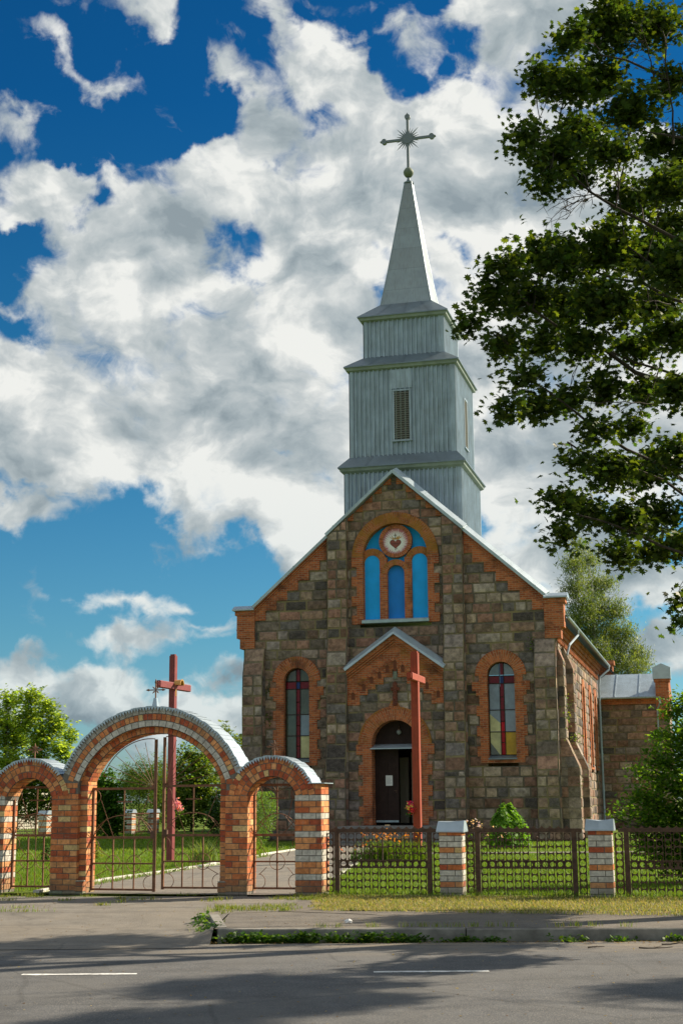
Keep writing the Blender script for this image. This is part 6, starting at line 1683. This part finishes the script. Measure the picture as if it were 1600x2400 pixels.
def clumps(spots, per, r):
    def f(N):
        out = []
        for x, y in spots:
            q = RS.normal(size=(per, 2))*r*RS.uniform(.5, 1.4)
            out += [(x+a_, y+b_*.7, hz(x+a_, y+b_*.7)+.012) for a_, b_ in q]
        return np.array(out)
    return f
tuft = [(rng.uniform(-7, -.5), rng.uniform(24.6, 26.0)) for _ in range(16)]+[(-1.3+rng.uniform(-.7, .5), 22.6+rng.uniform(-.7, .9)) for _ in range(22)]+[(rng.uniform(-6, -1.8), rng.uniform(20, 25)) for _ in range(9)]+[(-5.9+rng.uniform(-1, .5), 25.9+rng.uniform(-.5, .5)) for _ in range(10)]+[(rng.uniform(-.9, -.3), rng.uniform(24.5, 25.6)) for _ in range(8)]
grass_patch('tufts', 'small tufts of grass in the cracks of the driveway and at the pillars', 1, clumps(tuft, 46, .10), .075, .010, .9, ((GRN, .5), (DRYG, .5)))
kg = [(x, kerb_y(x)+.17+rng.uniform(-.02, .05)) for x in np.arange(-1.4, 9, .22) if rng.random() < .5]
grass_patch('kerb_tufts', 'thin tufts of grass along the top of the kerb', 1, clumps(kg, 26, .06), .09, .008, .7, ((GRN, .6), (DRYG, .4)))
# leafy weeds in the gutter below the kerb
q = []
for xc, sp_, n_, hm in ((-1.25, .16, 36, .10), (-.85, .14, 22, .07), (-.45, .2, 40, .11), (.0, .12, 18, .07), (.42, .16, 34, .11), (.85, .12, 16, .07), (1.5, .12, 12, .06), (1.9, .1, 8, .05), (2.9, .1, 8, .05), (3.5, .1, 8, .05), (4.3, .2, 16, .07), (6, .4, 20, .07)):
    for k in range(n_):
        x = max(-1.6, rng.gauss(xc, sp_)); y = kerb_y(x)-.05-abs(rng.gauss(0, .06)); h_ = rng.uniform(.01, 1)*hm
        q.append(RS.normal(size=(9, 3))*np.array([.05, .03, .022])+np.array([x, y, -.15+h_]))
for k in range(26):
    t = rng.random(); x = lerp(-1.7, -2.05, t)-abs(rng.gauss(0, .07)); y = lerp(19.2, 21.6, t); q.append(RS.normal(size=(9, 3))*np.array([.05, .06, .03])+np.array([x, y, hz(x, y)+.06]))
q = np.concatenate(q); q[:, 2] = np.maximum(q[:, 2], -.145)
o = foliage('gutter_weeds', q, .065, leaf_cols(len(q), (0.05, 0.12, 0.014), .35, (0.10, 0.18, 0.025), .3), T_OVAL, None, .8); tag(o, 'leafy green weeds growing along the foot of the kerb', 'weeds', kind='stuff')
# dry leaf litter and twigs
q = []
for k in range(900):
    x = rng.uniform(-2.2, 8); y = kerb_y(x)-.02-abs(rng.gauss(0, .16)); q.append((x, y, -.142))
for k in range(260): q.append((rng.uniform(-6, 5), rng.uniform(12, 18.6), -.143))
for k in range(160): x, y = rng.uniform(-6, -1.8), rng.uniform(19.5, 25.3); q.append((x, y, hz(x, y)+.012))
for k in range(160): x = rng.uniform(-1.4, 8); y = kerb_y(x)+rng.uniform(.2, 2.2); q.append((x, y, .012))
o = foliage('leaf_litter', np.array(q), .035, leaf_cols(len(q), (0.20, 0.12, 0.05), .4, (0.35, 0.27, 0.13), .3), T_DIAM, None, 3.0); tag(o, 'dry brown leaf litter scattered along the gutter and road', 'leaf litter', kind='stuff')
for (x, y, L, a, lab) in ((3.55, 17.9, .42, .1, 'thin brown twig lying on the road below the kerb, right of the longer dash'), (3.9, 18.25, .55, -.15, 'longer dry twig lying by the gutter weeds near the right edge'), (2.95, 18.0, .22, .3, 'short bit of twig on the road, nearest the middle')):
    mb = MB(); limb(mb, (0, 0, .012), (L, 0, .015), .010, .004, 0, 5, .08); limb(mb, (L*.5, 0, .013), (L*.75, .09, .02), .005, .003, 0, 3, .05); o = mb.build('twig', M_bark); o.location = (x, y, -.148); o.rotation_euler = (0, 0, a); tag(o, lab, 'twig', 'twigs on the road')
mb = MB(); r_ = random.Random(8)
ring = [[(.055*math.cos(a)*k_*r_.uniform(.7, 1.2), .04*math.sin(a)*k_*r_.uniform(.7, 1.2), z_+r_.uniform(0, .012)) for a in [2*math.pi*i/9 for i in range(9)]] for k_, z_ in ((1, .004), (.9, .03), (.4, .05))]
for i in range(2):
    for j in range(9): mb.face([ring[i][j], ring[i][(j+1) % 9], ring[i+1][(j+1) % 9], ring[i+1][j]])
mb.face(ring[2]); o = mb.build('crumpled_paper', M_paper); o.location = (.05, 19.95, .006); tag(o, 'crumpled scrap of white paper on the sidewalk', 'litter')
# seedlings on the church
Mw = Matrix.Translation(church.location) @ Matrix.Rotation(-R(14.5), 4, 'Z')
wall_plant(.17, .75, 5.05, .42, .85, 130, 'largest seedling growing from the masonry behind the right corner buttress')
wall_plant(.62, .78, 4.02, .24, .30, 40, 'green sprig on the sloping ledge of the first side buttress')
wall_plant(.62, .78, 2.35, .28, .34, 50, 'green sprig low on the face of the first side buttress')
wall_plant(-1.02, .42, 7.85, .22, .34, 36, 'small tuft beside the top of the right front buttress')
wall_plant(-12.28, .40, 5.0, .20, .45, 44, 'sprig in the corner between the left front buttress and the left window')
wall_plant(-12.28, .40, 6.3, .12, .2, 16, 'tiny sprig above the larger one beside the left window')
# small house whose chimney shows at the left edge
house = empty('small_house', (-22.2, 93, 0), R(-8)); house.scale = (1.25, 1.25, 1.2); tag(house, 'small house with a brick chimney, at the left edge behind the trees', 'house')
mb = MB(); mb.box(-4, 1.2, 0, 5, 0, 2.1); mb.build('wall', mat('house_plaster', (0.45, 0.42, 0.36), .9), house)
mb = MB(); mb.prism([(-.3, 2.1), (5.3, 2.1), (2.5, 3.2)], 'x', -4.2, 1.4); rf = mb.build('roof', M_zinc_dark, house)
mb = MB(); brick_pier(mb, .60, .98, 1.6, 2.0, 2.4, 3.62, None, ch=.08); ch_ = mb.build('chimney', GB, rf)
mb = MB(); mb.prism([(.45, 3.70), (1.13, 3.70), (.79, 3.84)], 'y', 1.45, 2.15); mb.box(.62, .65, 1.62, 1.65, 3.6, 3.7); mb.box(.93, .96, 1.95, 1.98, 3.6, 3.7); mb.build('chimney_cap', M_bluezinc, rf)
mb = MB(); mb.box(-2, -1.2, -.03, 0, .9, 1.7); mb.build('window', M_gl_grey, house)
